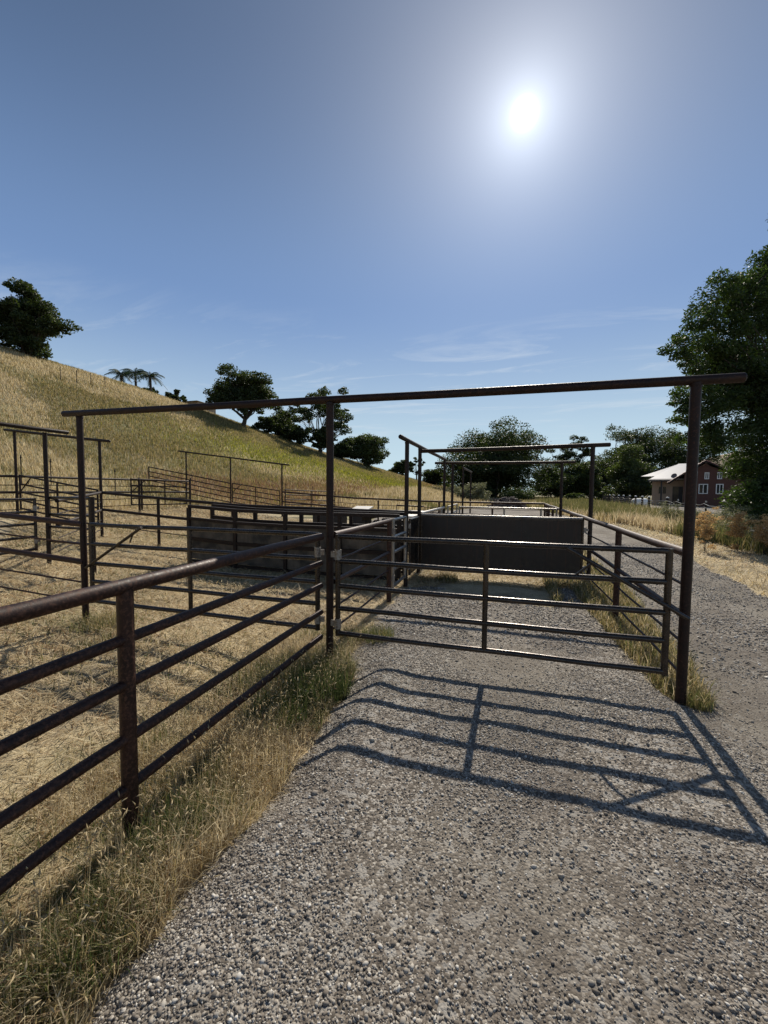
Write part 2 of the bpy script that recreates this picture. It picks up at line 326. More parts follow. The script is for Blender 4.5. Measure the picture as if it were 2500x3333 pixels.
# hill grass
hn = t.noise(t.pos, .12, 6, .65); hv = t.noise(t.new('ShaderNodeMapping', {'Vector': t.pos, 'Scale': (3, 3, .8)}).outputs[0], 1.6, 5, .75)
hc = t.mix(t.ramp(hv, [(.35, 0.), (.65, 1.)]), (.12, .105, .055), (.38, .325, .20)); hc = t.mix(t.ramp(hn, [(.46, 0.), (.58, .65)]), hc, (.21, .21, .10))
hc = t.mix(t.math('MULTIPLY', at('red'), .75), hc, t.mix(hv, (.14, .065, .045), (.34, .20, .12)))
hc = t.mix(t.math('MULTIPLY', at('yellow'), .85, clamp=True), hc, t.mix(hv, (.12, .15, .02), (.40, .40, .04)))
c = t.mix(at('hill'), sc, hc); edge = t.math('ADD', at('gravel'), t.math('MULTIPLY', t.math('SUBTRACT', t.noise(t.pos, 14, 4, .7), .5), .8))
gm = t.ramp(edge, [(.4, 0.), (.6, 1.)]); c = t.mix(gm, c, gc); setc(t, c)
hgt = t.math('ADD', t.math('MULTIPLY', t.math('SUBTRACT', 1.0, vor.outputs['Distance']), .6), t.math('MULTIPLY', t.noise(t.pos, 45, 4, .7), .8))
hb = t.new('ShaderNodeMix', {0: gm, 2: t.math('MAXIMUM', s1, s2), 3: hgt}).outputs[0]
bump(t, hb, .8, .010)
g_ = link('ground', me, m, None, True); tag(g_, kind='structure')

# ------------------------------------------------------------------ gravel stones
def ico(sub=0):
    p = (1+5**.5)/2; V = np.array([(-1, p, 0), (1, p, 0), (-1, -p, 0), (1, -p, 0), (0, -1, p), (0, 1, p), (0, -1, -p), (0, 1, -p), (p, 0, -1), (p, 0, 1), (-p, 0, -1), (-p, 0, 1)], float)
    F = [(0, 11, 5), (0, 5, 1), (0, 1, 7), (0, 7, 10), (0, 10, 11), (1, 5, 9), (5, 11, 4), (11, 10, 2), (10, 7, 6), (7, 1, 8), (3, 9, 4), (3, 4, 2), (3, 2, 6), (3, 6, 8), (3, 8, 9), (4, 9, 5), (2, 4, 11), (6, 2, 10), (8, 6, 7), (9, 8, 1)]
    V /= np.linalg.norm(V[0]); 
    for _ in range(sub):
        V = list(map(tuple, V)); c = {}; NF = []
        def mid(a, b):
            k = (min(a, b), max(a, b))
            if k not in c: q = (np.array(V[a])+np.array(V[b])); q /= np.linalg.norm(q); c[k] = len(V); V.append(tuple(q))
            return c[k]
        for a, b, d in F: x, y, z = mid(a, b), mid(b, d), mid(d, a); NF += [(a, x, z), (b, y, x), (d, z, y), (x, y, z)]
        F = NF; V = np.array(V)
    return V, np.array(F)
def stones(name, X, Y, size, mat, sub=0, flat_=.6):
    V0, F0 = ico(sub); N = len(X); k = len(V0)
    J = 1+rng.normal(0, .22, (N, k)); V = V0[None]*J[:, :, None]
    sc_ = size[:, None]*np.stack([rng.uniform(.8, 1.35, N), rng.uniform(.65, 1.0, N), rng.uniform(flat_-.15, flat_+.2, N)], -1)
    V = V*sc_[:, None, :]; a = rng.uniform(0, 2*np.pi, N); b = rng.normal(0, .35, N)
    x, z = V[..., 0]*np.cos(b)[:, None]-V[..., 2]*np.sin(b)[:, None], V[..., 0]*np.sin(b)[:, None]+V[..., 2]*np.cos(b)[:, None]
    y = V[..., 1]; xx = x*np.cos(a)[:, None]-y*np.sin(a)[:, None]; yy = x*np.sin(a)[:, None]+y*np.cos(a)[:, None]
    Z = gz(X, Y)+size*rng.uniform(-.05, .42, N)
    P = np.stack([xx+X[:, None], yy+Y[:, None], z+Z[:, None]], -1).reshape(-1, 3)
    Fc = (F0[None]+(np.arange(N)*k)[:, None, None]).reshape(-1, 3)
    me = npmesh(name, P, Fc, dict(tint=np.repeat(rng.random(N), k))); return link(name, me, mat, None, sub > 0)
def gz(X, Y):   # surface of the ground mesh at X, Y
    i = np.clip(np.searchsorted(gx, X)-1, 0, nx-2); j = np.clip(np.searchsorted(gy, Y)-1, 0, ny-2); u = (X-gx[i])/(gx[i+1]-gx[i]); v = (Y-gy[j])/(gy[j+1]-gy[j])
    Z = zf2.reshape(nx, ny); return (Z[i, j]*(1-u)+Z[i+1, j]*u)*(1-v)+(Z[i, j+1]*(1-u)+Z[i+1, j+1]*u)*v
m, t = newmat('stone', .85, 0, .3); tn = t.new('ShaderNodeAttribute', attribute_name='tint').outputs['Fac']
c = t.ramp(tn, [(0, (.12, .104, .088)), (.3, (.22, .195, .167)), (.55, (.31, .28, .24)), (.8, (.42, .39, .34)), (.92, (.54, .51, .46)), (1, (.78, .75, .69))])
c = t.mix(t.math('MULTIPLY', t.noise(t.pos, 120, 3), .5), c, (.18, .15, .12)); setc(t, c); STONE = m
def scatter(n0, x0, x1, y0, y1, dens=None):
    X = rng.uniform(x0, x1, n0); Y = rng.uniform(y0, y1, n0)
    if dens is not None: k = rng.random(n0) < dens(X, Y); X, Y = X[k], Y[k]
    return X, Y
def dens_g(X, Y): return (f_gravel(X, Y) > .45)*(1-.62*f_track(X, Y)*sm(2.0, 3.6, Y))*np.clip(.25+2.2*(fb(X, Y, .9, 41)-.38)+.6*np.exp(-((X+.95)/.35)**2), .20, 1)
X, Y = scatter(340000, -1.7, 3.9, .45, 4.8, lambda X, Y: dens_g(X, Y)*np.clip(1.5-.24*Y, .25, 1)*(X < .62*Y+1.1))
tag(stones('gravel', X, Y, np.clip(rng.lognormal(-5.47, .38, len(X)), .002, .012), STONE), 'loose grey gravel stones covering the lane and road', 'gravel', kind='stuff')
X2, Y2 = scatter(120000, -1.7, 5.2, 4.5, 15, lambda X, Y: dens_g(X, Y))
tag(stones('gravel', X2, Y2, np.clip(rng.lognormal(-4.75, .35, len(X2)), .004, .02), STONE), 'grey gravel stones on the far stretch of the road', 'gravel', kind='stuff')
X3, Y3 = scatter(500, -1.6, 3.6, .5, 6, lambda X, Y: (f_gravel(X, Y) > .4)*np.clip(.3+np.exp(-((X+.9)/.3)**2), 0, 1))
tag(stones('stone', X3, Y3, np.clip(rng.lognormal(-4.45, .25, len(X3)), .006, .026), STONE, 1, .65), 'larger pebbles scattered over the gravel', 'stones', kind='stuff')

# ------------------------------------------------------------------ grass
def blades(name, X, Y, H, W, lean, tint, mat=None, curl=.5, zoff=0.0, az=None):
    N = len(X); a = rng.uniform(0, 2*np.pi, N) if az is None else az; f = a+np.pi/2+rng.normal(0, .6, N)
    Z = gz(X, Y)+zoff; base = np.stack([X, Y, Z], -1)
    dx = np.stack([np.cos(a), np.sin(a), 0*a], -1); wx = np.stack([np.cos(f), np.sin(f), 0*a], -1)*W[:, None]*.5
    l1 = lean; l2 = np.minimum(lean+curl*rng.uniform(.2, 1.2, N), 1.62)
    H = H*np.where(rng.random(N) < .08, 1.35, 1.0)
    m1 = base+H[:, None]*.5*(dx*np.sin(l1)[:, None]+np.array([0, 0, 1])*np.cos(l1)[:, None])
    t1 = m1+H[:, None]*.5*(dx*np.sin(l2)[:, None]+np.array([0, 0, 1])*np.cos(l2)[:, None])
    P = np.stack([base-wx, base+wx, m1-wx*.8, m1+wx*.8, t1], 1).reshape(-1, 3)
    F0 = np.array([(0, 1, 3), (0, 3, 2), (2, 3, 4)]); Fc = (F0[None]+(np.arange(N)*5)[:, None, None]).reshape(-1, 3)
    me = npmesh(name, P, Fc, dict(tint=np.repeat(np.clip(tint, 0, 1), 5))); return link(name, me, mat or GRASS, None, False)
def heads(name, X, Y, H, lean, tint, L=.03, W=.006):
    """seed heads: small spindle on a fine stem"""
    N = len(X); a = rng.uniform(0, 2*np.pi, N); Z = gz(X, Y); b = np.stack([X, Y, Z], -1)
    dx = np.stack([np.cos(a), np.sin(a), 0*a], -1); up_ = np.array([0, 0, 1.])
    d1 = dx*np.sin(lean)[:, None]+up_*np.cos(lean)[:, None]; l2 = lean+rng.uniform(.2, 1.2, N); d2 = dx*np.sin(l2)[:, None]+up_*np.cos(l2)[:, None]
    top = b+d1*H[:, None]; mid = top+d2*L*.4; tip = top+d2*L; s = np.stack([-np.sin(a), np.cos(a), 0*a], -1); q = np.cross(d2, s)
    P = np.stack([b-s*.0009, b+s*.0009, top+s*.0006, mid+s*W/2, mid-s*W/2, mid+q*W/2, tip], 1).reshape(-1, 3)
    F0 = np.array([(0, 1, 2), (2, 3, 5), (2, 5, 4), (3, 6, 5), (5, 6, 4), (2, 4, 3), (3, 4, 6)]); Fc = (F0[None]+(np.arange(N)*7)[:, None, None]).reshape(-1, 3)
    return link(name, npmesh(name, P, Fc, dict(tint=np.repeat(np.clip(tint, 0, 1), 7))), GRASS)
nz = lambda n0, s: rng.normal(0, s, n0)
notg = lambda X, Y: (f_gravel(X, Y) < .5)
# matted straw in the pens
X, Y = scatter(330000, -15, -1.15, .3, 17, lambda X, Y: notg(X, Y)*np.clip(1.5/(1+.10*(np.hypot(X, Y))**1.25), .1, 1)*(X > -1.35*Y-2.5)*(.35+.9*fb(X, Y, .7, 51)))
D = np.hypot(X, Y); k = len(X)
tag(blades('straw', X, Y, rng.uniform(.06, .2, k)*(1+.03*D), 0.0034+.0011*D, rng.uniform(1.0, 1.5, k), .575+.17*fb(X, Y, 1.3, 52)+nz(k, .06), None, .15, .004), 'matted pale dry straw covering the ground of the pens', 'straw', kind='stuff')
X, Y = scatter(60000, -15, -1.3, .3, 17, lambda X, Y: notg(X, Y)*sm(.54, .66, fb(X, Y, 1.6, 61))*(X > -1.35*Y-2.5)); D = np.hypot(X, Y); k = len(X)
tag(blades('pen_grass', X, Y, rng.uniform(.04, .13, k), .003+.0009*D, rng.uniform(.2, 1.2, k), .30+nz(k, .12), None, .6), 'low patches of olive green grass among the straw', 'grass', kind='stuff')
# tall grass along the near fence
def dn(X, Y): return notg(X, Y)*np.exp(-((X+1.66)/.44)**2)*np.clip(.15+1.7*(fb(X, Y, .4, 71)-.25), .08, 1)*sm(4.6, 3.9, Y)
X, Y = scatter(190000, -2.6, -1.0, .35, 4.6, dn); k = len(X); gp = fb(X, Y, .55, 72)
tint = np.where(rng.random(k) < sm(.42, .58, gp)*.85, .24+nz(k, .11), .60+nz(k, .10))
tag(blades('verge_grass', X, Y, rng.uniform(.05, .22, k)*(.35+1.2*fb(X, Y, .45, 73))*(.6+.4*sm(.3, 1.2, Y)), rng.uniform(.002, .0042, k), np.abs(nz(k, .62)), tint, None, 1.1), 'tall half dry grass growing along the foot of the near fence', 'grass', kind='stuff')
X, Y = scatter(9000, -2.4, -1.15, .5, 4.4, dn); k = len(X)
tag(heads('seed_grass', X, Y, rng.uniform(.10, .33, k), np.abs(nz(k, .4)), .62+nz(k, .06), .038, .008), 'thin seed bearing stalks standing above the verge grass', 'grass', kind='stuff')
# big green tufts
def tuft(n0, cx, cy, r, h, tint0, wd=.004, sp=.1):
    a = rng.uniform(0, 2*np.pi, n0); q = r*np.sqrt(rng.random(n0)); return np.c_[cx+q*np.cos(a), cy+q*np.sin(a), h*rng.uniform(.5, 1.1, n0), np.full(n0, wd)*rng.uniform(.7, 1.3, n0), tint0+nz(n0, sp)]
T = [tuft(1500, -1.5, 3.05, .28, .30, .10), tuft(900, -1.62, 2.6, .25, .26, .15), tuft(700, -1.55, 1.55, .2, .22, .14), tuft(600, -1.45, 1.1, .2, .2, .2),
     tuft(600, -4.7, 3.7, .35, .22, .36), tuft(400, -4.1, 3.3, .3, .12, .3), tuft(500, -1.35, 4.3, .18, .2, .25), tuft(500, -1.05, 7.6, .22, .2, .3), tuft(260, 1.5, 3.75, .11, .17, .3), tuft(200, 1.40, 4.05, .12, .14, .4)]
T = np.concatenate(T); o = blades('grass_tuft', T[:, 0], T[:, 1], T[:, 2], T[:, 3], np.abs(nz(len(T), .4)), T[:, 4], None, .8)
tag(o, 'lush green grass tufts at the feet of the gate posts', 'grass', kind='stuff')
# strip under the right fence
X, Y = scatter(90000, .7, 2.4, 3.5, 16.5, lambda X, Y: notg(X, Y)*(.5+.8*fb(X, Y, .6, 81))*np.clip(1.4-.07*Y, .3, 1)); D = np.hypot(X, Y); k = len(X)
tag(blades('fence_grass', X, Y, rng.uniform(.06, .24, k)*(.5+.9*fb(X, Y, .8, 82)), .0025+.0010*D, np.abs(nz(k, .5)), np.where(rng.random(k) < .6, .33+nz(k, .08), .55+nz(k, .08)), None, .9), 'olive and straw coloured grass strip under the right hand fence', 'grass', kind='stuff')
# litter inside the lane
X, Y = scatter(40000, -1.6, 1.3, 7.4, 16, lambda X, Y: (f_gravel(X, Y) < .9)*(.3+.8*fb(X, Y, .8, 91))); D = np.hypot(X, Y); k = len(X)
tag(blades('lane_straw', X, Y, rng.uniform(.05, .16, k), .003+.0010*D, rng.uniform(.9, 1.5, k), .56+nz(k, .07), None, .3), 'dry straw lying on the lane behind the sheeted gate', 'straw', kind='stuff')
# right verge : straw edge, then tall weeds
def wd_(X, Y): return X-road_right(Y)
X, Y = scatter(90000, 4, 11, 6, 40, lambda X, Y: (wd_(X, Y) > 0)*notg(X, Y)*np.clip(9/(Y+2), .15, 1)*(X < .62*Y+2.5)); D = np.hypot(X, Y); k = len(X)
tag(blades('verge_straw', X, Y, rng.uniform(.08, .24, k), .003+.0010*D, rng.uniform(.7, 1.5, k), .58+nz(k, .07)+.08*(fb(X, Y, 2, 95) > .55), None, .5), 'bright dry straw along the far edge of the road', 'straw', kind='stuff')
X, Y = scatter(150000, 4, 11.5, 8, 62, lambda X, Y: (wd_(X, Y) > np.interp(Y, [8, 14, 20, 30], [2.6, 1.7, .9, .4])+.5*fb(X, Y, 1, 96))*(X < np.interp(Y, [8, 20, 50], [11, 9.9, 10.5]))*(.4+.8*fb(X, Y, 1.6, 97))); D = np.hypot(X, Y); k = len(X)
gp = fb(X, Y, 3.0, 98)+.016*(Y-17)
tag(blades('tall_weeds', X, Y, rng.uniform(.3, .78, k)*(.5+.9*fb(X, Y, 1.3, 99)), .004+.0011*D, np.abs(nz(k, .22)), np.where(rng.random(k) < sm(.38, .58, gp), .30+nz(k, .07), np.where(rng.random(k) < .6, .62, .70)+nz(k, .05)), None, .5), 'tall yellow green weeds and dry grass beside the road', 'weeds', kind='stuff')
# back meadow
X, Y = scatter(110000, -12, 12, 24, 95, lambda X, Y: notg(X, Y)*((wd_(X, Y) > -.2) | (X < -3) | (Y > 46))*np.clip(1.2-.008*Y, .2, 1)); D = np.hypot(X, Y); k = len(X); gp = fb(X, Y, 7, 101)
tag(blades('meadow_grass', X, Y, rng.uniform(.3, .7, k), .006+.0011*D, np.abs(nz(k, .2)), np.where(gp > .56, .33, .55)+nz(k, .08), None, .4), 'tall dry meadow grass in front of the far trees', 'grass', kind='stuff')
# hillside
def hd(X, Y): D = np.hypot(X, Y); return ((gh(X, Y) > .35) & ((X < -14.2) | (Y > 18.6)))*np.clip(34/(D+8), .2, 1)*(X > -1.5*Y-16)*(.5+.7*fb(X, Y, 3, 111))
X, Y = scatter(900000, -62, -3, 4, 88, hd); D = np.hypot(X, Y); k = len(X); Z = gh(X, Y); yl = f_yellow(X, Y); rd = f_red(X, Y, Z); gp = fb(X, Y, 9, 112)+.25*(fb(X, Y, 2, 113)-.5)
tint = np.where(rng.random(k) < sm(.40, .62, gp+.004*(Y-20)), .39+nz(k, .06), .57+nz(k, .08)); u = rng.random(k)
tint = np.where(u < rd*.75, .84+nz(k, .06), tint); tint = np.where(rng.random(k) < yl*.9, np.where(rng.random(k) < .55, .985, .27+nz(k, .05)), tint)
tag(blades('hill_grass', X, Y, rng.uniform(.16, .42, k)*(.6+.6*fb(X, Y, 2.5, 114)), .006+.00085*D, np.abs(nz(k, .22)), tint, None, .5), 'dry hillside grass with green, red and mustard yellow belts', 'grass', kind='stuff')
print('ground done')

# ------------------------------------------------------------------ pipe work
def gs(x): return float(np.interp(-x, SX, SZ))
GF = 'pipe fences of the pens'
def fence(label, a, b, rails, posts=(), mat=DARK, r=.037, thin=.012, ph=None, slope=False, name='pipe_fence', group=GF):
    """a, b: (x, y) ends; rails: list of (z, kind) kind T thick t thin m medium; posts: list of 0..1 positions"""
    o = empty(name, (a[0], a[1], gs(a[0]) if slope else 0), label, 'fence', group)
    A = Vector((a[0], a[1], gs(a[0]) if slope else 0)); B = Vector((b[0], b[1], gs(b[0]) if slope else 0))
    for z, kd in rails:
        rr = {'T': r, 'm': .0265, 't': thin}[kd]; up_ = Vector((0, 0, z))
        npc = max(1, int((B-A).length/3)); P = []
        for i in range(npc+1):
            q = A.lerp(B, i/npc); q.z = gs(q.x) if slope else 0; P.append(q+up_)
        pp = [P[0]]
        for i in range(npc): pp += wob(P[i], P[i+1], 4, .004 if kd != 't' else .008)[1:]
        MB().tube(pp, rr, 12 if rr > .02 else 8, True).build('top_rail' if z == max(q[0] for q in rails) else 'rail', mat, o, True)
    top = ph if ph else max(q[0] for q in rails)
    for s in posts:
        q = A.lerp(B, s); g0 = gs(q.x) if slope else 0
        MB().tube([(q.x, q.y, g0-.3), (q.x, q.y, g0+top-(0 if ph else .02))], r, 14).build('post', mat, o, True)
    return o
PAT = [(1.235, 'T'), (.98, 't'), (.76, 'T'), (.50, 't'), (.25, 't')]
def frame(label, bar, posts, mat=DARK, r=.037, extra=()):
    """overhead frame: bar = (p, q) ; posts = list of (x, y, z0, z1)"""
    o = empty('overhead_frame', (posts[0][0], posts[0][1], posts[0][2]), label, 'overhead frame', 'overhead pipe frames above the gateways')
    for a, b in (bar,)+tuple(extra): pipe('crossbar', a, b, r, mat, o, 16, True, .004)
    for x, y, z0, z1 in posts:
        MB().tube([(x, y, z0-.35), (x, y, (z0+z1)/2), (x, y, z1-.02)], r, 16).build('post', mat, o, True)
        MB().tube([(x, y, z1-.045), (x, y, z1-.028)], r*1.12, 16).build('weld', mat, o, True)
    return o
def gate(label, a, b, zs, stiles, mat=GATE, r=.0245, hinges=None, latch=None, slope=False, name='metal_gate', rs=.026, cat='gate', brace=False):
    A = Vector((a[0], a[1], gs(a[0]) if slope else 0)); B = Vector((b[0], b[1], gs(b[0]) if slope else 0))
    o = empty(name, tuple(A), label, cat, 'pipe gates of the pens')
    zt, zb = max(zs), min(zs); d = (B-A); dn_ = d.normalized()
    for z in zs:
        u_ = Vector((0, 0, z)); e = r*.6 if z not in (zt, zb) else 0
        pipe('rail', A+u_+dn_*e, B+u_-dn_*e, r, mat, o, 14, amp=.0035)
    for s in stiles:
        q = A+d*s; MB().tube([q+Vector((0, 0, zb-(rs if s in (0, 1) else 0))), q+Vector((0, 0, zt+(r*.8 if s in (0, 1) else 0)))], rs if s in (0, 1) else .024, 14).build('stile', mat, o, True)
    if hinges:
        for z in hinges[1]:
            q = A+d*hinges[0]; hb_ = MB().tube([q+Vector((0, 0, z-.05)), q+Vector((0, 0, z+.05))], rs+.007, 14)
            dd = -dn_ if hinges[0] < .5 else dn_; hb_.box((-.02, -.006, -.03), (.075, .006, .03), Matrix.Translation(q+Vector((0, 0, z))) @ dd.to_track_quat('X', 'Z').to_matrix().to_4x4())
            hb_.build('hinge', HING, o, True)
    if latch:
        p, q, off, hl = latch; n_ = Vector((dn_.y, -dn_.x, 0))*off
        P = A+d*p[0]+Vector((0, 0, p[1]))+n_; Q = A+d*q[0]+Vector((0, 0, q[1]))+n_
        lt = MB().tube([P, Q], .017, 10).build('latch_bar', mat, o, True)
        H0 = P.lerp(Q, hl); MB().tube([H0, H0-n_*.9+Vector((0, 0, -.115))-dn_*.11*(1 if off > 0 else -1)], .010, 8).build('handle', mat, lt, True)
    if brace:
        MB().tube([A+Vector((0, 0, zb)), A+d*.5+Vector((0, 0, zt))], .02, 10).build('brace', mat, o, True)
    return o
def P3(px, D):   # camera column px at camera depth D, on the ground
    cx = (px-1250)/1320*D; return cx*math.cos(YAW)-D*math.sin(YAW), cx*math.sin(YAW)+D*math.cos(YAW)
# nearest fence and the big frame
fence('rusty thick pipe fence in the left foreground beside the tall grass', (-1.75, -3.2), (-1.735, 3.62), [(1.235, 'T'), (.975, 'm'), (.75, 'm'), (.485, 'm'), (.235, 'm')], (.279, .6862), RUST)
f1 = frame('largest and nearest frame, three tall rusty posts under one long pipe', ((-5.27, 3.72, 2.605), (1.67, 3.72, 2.56)), [(-5.07, 3.76, .02, 2.60), (-1.685, 3.72, 0, 2.575), (1.375, 3.72, 0, 2.562)], FRAME)
GZ = (1.24, .995, .75, .525, .275)
gate('five rail steel gate closed across the gravel lane in front', (-1.575, 3.67), (1.235, 3.67), GZ, (0, .504, 1), hinges=(0, (1.06, .37)), latch=((.735, 1.235), (1.045, .73), .055, .22))
gate('five rail gate left of the gravel lane, behind the rusty foreground fence', (-1.835, 3.75), (-4.955, 3.77), GZ, (0, .515, 1), GATE, hinges=(0, (1.06, .37)), latch=((.72, 1.235), (1.01, .70), -.055, .14))
fence('dark fence running left out of frame from the left post of the biggest frame', (-5.05, 3.75), (-10.6, 3.60), PAT, (.58, .97), RUST, slope=True)
# left pens
frame('frame at the far left edge, its pipe running out of the picture', ((-8.30, 3.0, 2.77), (-8.12, 5.78, 2.75)), [(-8.3, 3.66, .19, 2.76), (-8.40, 5.56, .2, 2.75)])
gate('pale topped steel gate under the far left frame', (-8.52, 5.42), (-8.50, 3.85), (1.47, 1.23, 1.0, .76, .52), (0, 1), GATE, hinges=(0, (1.3, .68)))
gate('short silver topped panel between two posts in the left pens', (-8.42, 5.60), (-7.23, 5.50), (1.50, 1.18, .94, .66), (0, 1), GATE, name='silver_panel', cat='fence panel')
o = empty('steel_post', (-7.17, 5.5, .15), 'single stout short post at the end of the silver topped panel', 'post'); MB().tube([(-7.17, 5.5, -.2), (-7.17, 5.5, 1.52)], .034, 14).build('post', DARK, o, True); MB().tube([(-7.17, 5.5, 1.52), (-7.17, 5.5, 1.527)], .038, 14).build('cap', DARK, o, True)
fence('fence behind the silver panel joining the second row of pens', (-8.42, 5.75), (-10.4, 8.2), PAT, (.5,), slope=True)
frame('frame with two posts in the second row of the left pens', ((-14.25, 8.35, 3.38), (-10.15, 8.3, 2.93)), [(-13.85, 8.35, .78, 3.34), (-10.5, 8.3, .33, 2.97)])
gate('five rail gate with diagonal latch under the second row frame', (-10.62, 8.3), (-13.7, 8.35), (1.28, 1.03, .79, .55, .31), (0, .50, 1), DARK, slope=True, latch=((.83, 1.25), (1.0, .72), -.05, .1))
fence('long dark cross fence behind the straw pen, ending at the sheeted alley', (-10.45, 8.25), (-1.75, 8.25), [(1.235, 'T'), (.78, 'T'), (.36, 't')], (.223, .48, .74), slope=True)
fence('back fence along the foot of the hill at the left edge', (-13.85, 2.4), (-13.85, 15.2), [(1.235, 'T'), (.98, 't'), (.76, 'T'), (.50, 't'), (.25, 't')], (.18, .42, .61, .8), slope=True)
gate('small open gate with a bright top rail near the back fence', (-12.95, 14.0), (-13.2, 11.6), (1.33, 1.09, .86, .62, .38), (0, .42, 1), DARK, slope=True, latch=((.75, 1.3), (.98, .85), .05, .1))
for lab, x, y in (('post beside the latch end of the small open gate', -13.6, 12.3), ('post carrying the hinge end of the small open gate', -13.3, 14.6)):
    o = empty('steel_post', (x, y, gs(x)), lab, 'post'); MB().tube([(x, y, gs(x)-.3), (x, y, gs(x)+1.34)], .04, 12).build('post', DARK, o, True); MB().tube([(x, y, gs(x)+1.34), (x, y, gs(x)+1.348)], .045, 12).build('cap', DARK, o, True)
frame('farthest left frame, three thin posts on the slope of the hill', ((-16.7, 17.55, 3.66), (-10.1, 17.55, 2.86)), [(-16.2, 17.55, 1.05, 3.60), (-13.45, 17.55, .72, 3.27), (-10.5, 17.55, .33, 2.91)])
fence('fence climbing the hill at its left end, below the farthest left frame', (-18.7, 17.55), (-13.5, 17.55), [(1.24, 'T'), (.99, 'm'), (.75, 'm'), (.51, 'm'), (.27, 'm')], (0, .53), slope=True, r=.03)
gate('five rail gate under the right half of the farthest left frame', (-10.62, 17.55), (-13.35, 17.55), (1.26, 1.02, .78, .54, .30), (0, .5, 1), DARK, slope=True, latch=((.80, 1.25), (.99, .8), -.05, .1))
gate('gate swung back towards the hill right of the farthest left frame', (-10.45, 17.75), (-8.95, 20.4), (1.34, 1.1, .86, .62, .38), (0, .5, 1), DARK, slope=True)
fence('long rusty perimeter fence in front of the gravel yard', (-10.45, 17.5), (1.38, 16.15), PAT, (.43, .66, .84, 1), RUST, slope=True)
for i, (px_, py_) in enumerate([(-13.2, 22.5), (-11.6, 23.0), (-10.0, 23.4), (-8.4, 23.8)]):
    o = empty('wire_fence_post', (px_, py_, float(gh(px_, py_))), ['thin wire fence post in red grass, nearest the tall middle post', 'thin wire fence post in red grass, second from the tall middle post', 'thin wire fence post in red grass, third from the tall middle post', 'thin wire fence post in red grass, nearest the gravel yard'][i], 'post', 'thin posts of the wire fence')
    z = float(gh(px_, py_)); MB().tube([(px_, py_, z-.2), (px_, py_, z+1.25)], .014, 6).build('post', DARK, o, True); MB().box((px_-.03, py_-.01, z+1.1), (px_+.03, py_+.01, z+1.16)).build('clip', DARK, o)
# divider between pens and lane
fence('short fence between the lane gate and the alley, top pipe pale in the sun', (-1.66, 3.76), (-1.66, 5.80), [(1.24, 'T'), (.98, 't'), (.765, 'm'), (.50, 't'), (.28, 't')], (1,), RUST, ph=1.26)
gate('narrow shiny steel walk through gate beside the sheeted alley', (-1.66, 6.01), (-1.66, 6.80), (1.235, .97, .73, .46, .20), (0, 1), SILV, hinges=(0, (1.06, .33)))
f2 = frame('double frame behind the lane, one pipe along the lane and one across', ((-1.66, 6.40, 2.56), (-1.66, 11.45, 2.56)), [(-1.66, 6.86, 0, 2.55), (-1.66, 7.95, 0, 2.55), (-1.66, 11.3, 0, 2.55), (1.44, 7.95, 0, 2.52)], DARK, extra=(((-1.62, 7.95, 2.47), (1.70, 7.95, 2.52)),))
# narrow bent sheet door
o = empty('sheeted_door', (-1.64, 7.05, 0), 'narrow bent steel sheet door between two tall posts', 'door')
for z in (1.17, .20): pipe('rail', (-1.64, 7.06, z), (-1.64, 7.80, z), .024, GATE, o)
for y in (7.06, 7.80): pipe('stile', (-1.64, y, .17), (-1.64, y, 1.19), .024, GATE, o)
V = []; F_ = []
for i in range(9):
    for j in range(9): V.append((-1.645+.05*math.sin(i*.8)*math.sin(j*.5+.4), 7.08+.70*i/8, .22+.93*j/8))
for i in range(8):
    for j in range(8): F_.append((i*9+j, i*9+9+j, i*9+10+j, i*9+1+j))
mb = MB().add(V, F_); b0 = len(mb.v); mb.add([(x+.003, y, z) for x, y, z in V], [f[::-1] for f in F_]); mb.build('sheet', GATE, o, True)
for z in (1.06, .33): MB().tube([(-1.64, 7.0, z-.04), (-1.64, 7.0, z+.04)], .03, 12).build('hinge', HING, o, True)
# sheeted gate across the lane
o = empty('sheeted_gate', (-1.6, 7.9, 0), 'wide solid dark steel gate closed across the lane', 'gate')
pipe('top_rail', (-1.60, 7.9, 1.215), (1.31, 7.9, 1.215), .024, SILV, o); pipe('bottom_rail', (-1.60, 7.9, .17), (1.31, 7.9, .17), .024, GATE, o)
for x in (-1.60, 1.31): pipe('stile', (x, 7.9, .146), (x, 7.9, 1.235), .024, GATE, o)
for x0, x1 in ((-1.576, -.62), (-.618, .31), (.312, 1.286)): MB().box((x0, 7.872, .19), (x1, 7.877, 1.195)).build('sheet', SHEET, o)
for x in (-.619, .311): MB().box((x-.02, 7.879, .2), (x+.02, 7.892, 1.19)).build('stay', GATE, o)
mb = MB()
for x in (-1.55, -.66, -.58, .27, .35, 1.26):
    for z in (.24, .45, .70, .95, 1.15): mb.tube([(x, 7.872, z), (x, 7.864, z)], .009, 6)
mb.build('bolts', GATE, o)
MB().box((-1.576, 7.866, 1.165), (1.286, 7.871, 1.197)).build('edge_strip', GATE, o)
MB().box((-1.572, 7.879, .675), (1.285, 7.90, .72)).build('mid_rail', GATE, o)
for z in (1.02, .32): MB().tube([(1.345, 7.9, z-.05), (1.345, 7.9, z+.05)], .03, 12).box((1.35, 7.89, z-.02), (1.41, 7.91, z+.02)).build('hinge', HING, o, True)
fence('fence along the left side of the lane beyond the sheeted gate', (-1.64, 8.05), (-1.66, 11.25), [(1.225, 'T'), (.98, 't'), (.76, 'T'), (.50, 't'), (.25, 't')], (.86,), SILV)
fence('long fence between the lane and the open road, its top pipe pale in the sun', (1.40, 3.80), (1.40, 16.1), [(1.215, 'T'), (.95, 't'), (.70, 'm'), (.48, 't'), (.22, 't')], (.168, .49, .80, .9, .95), RUST)
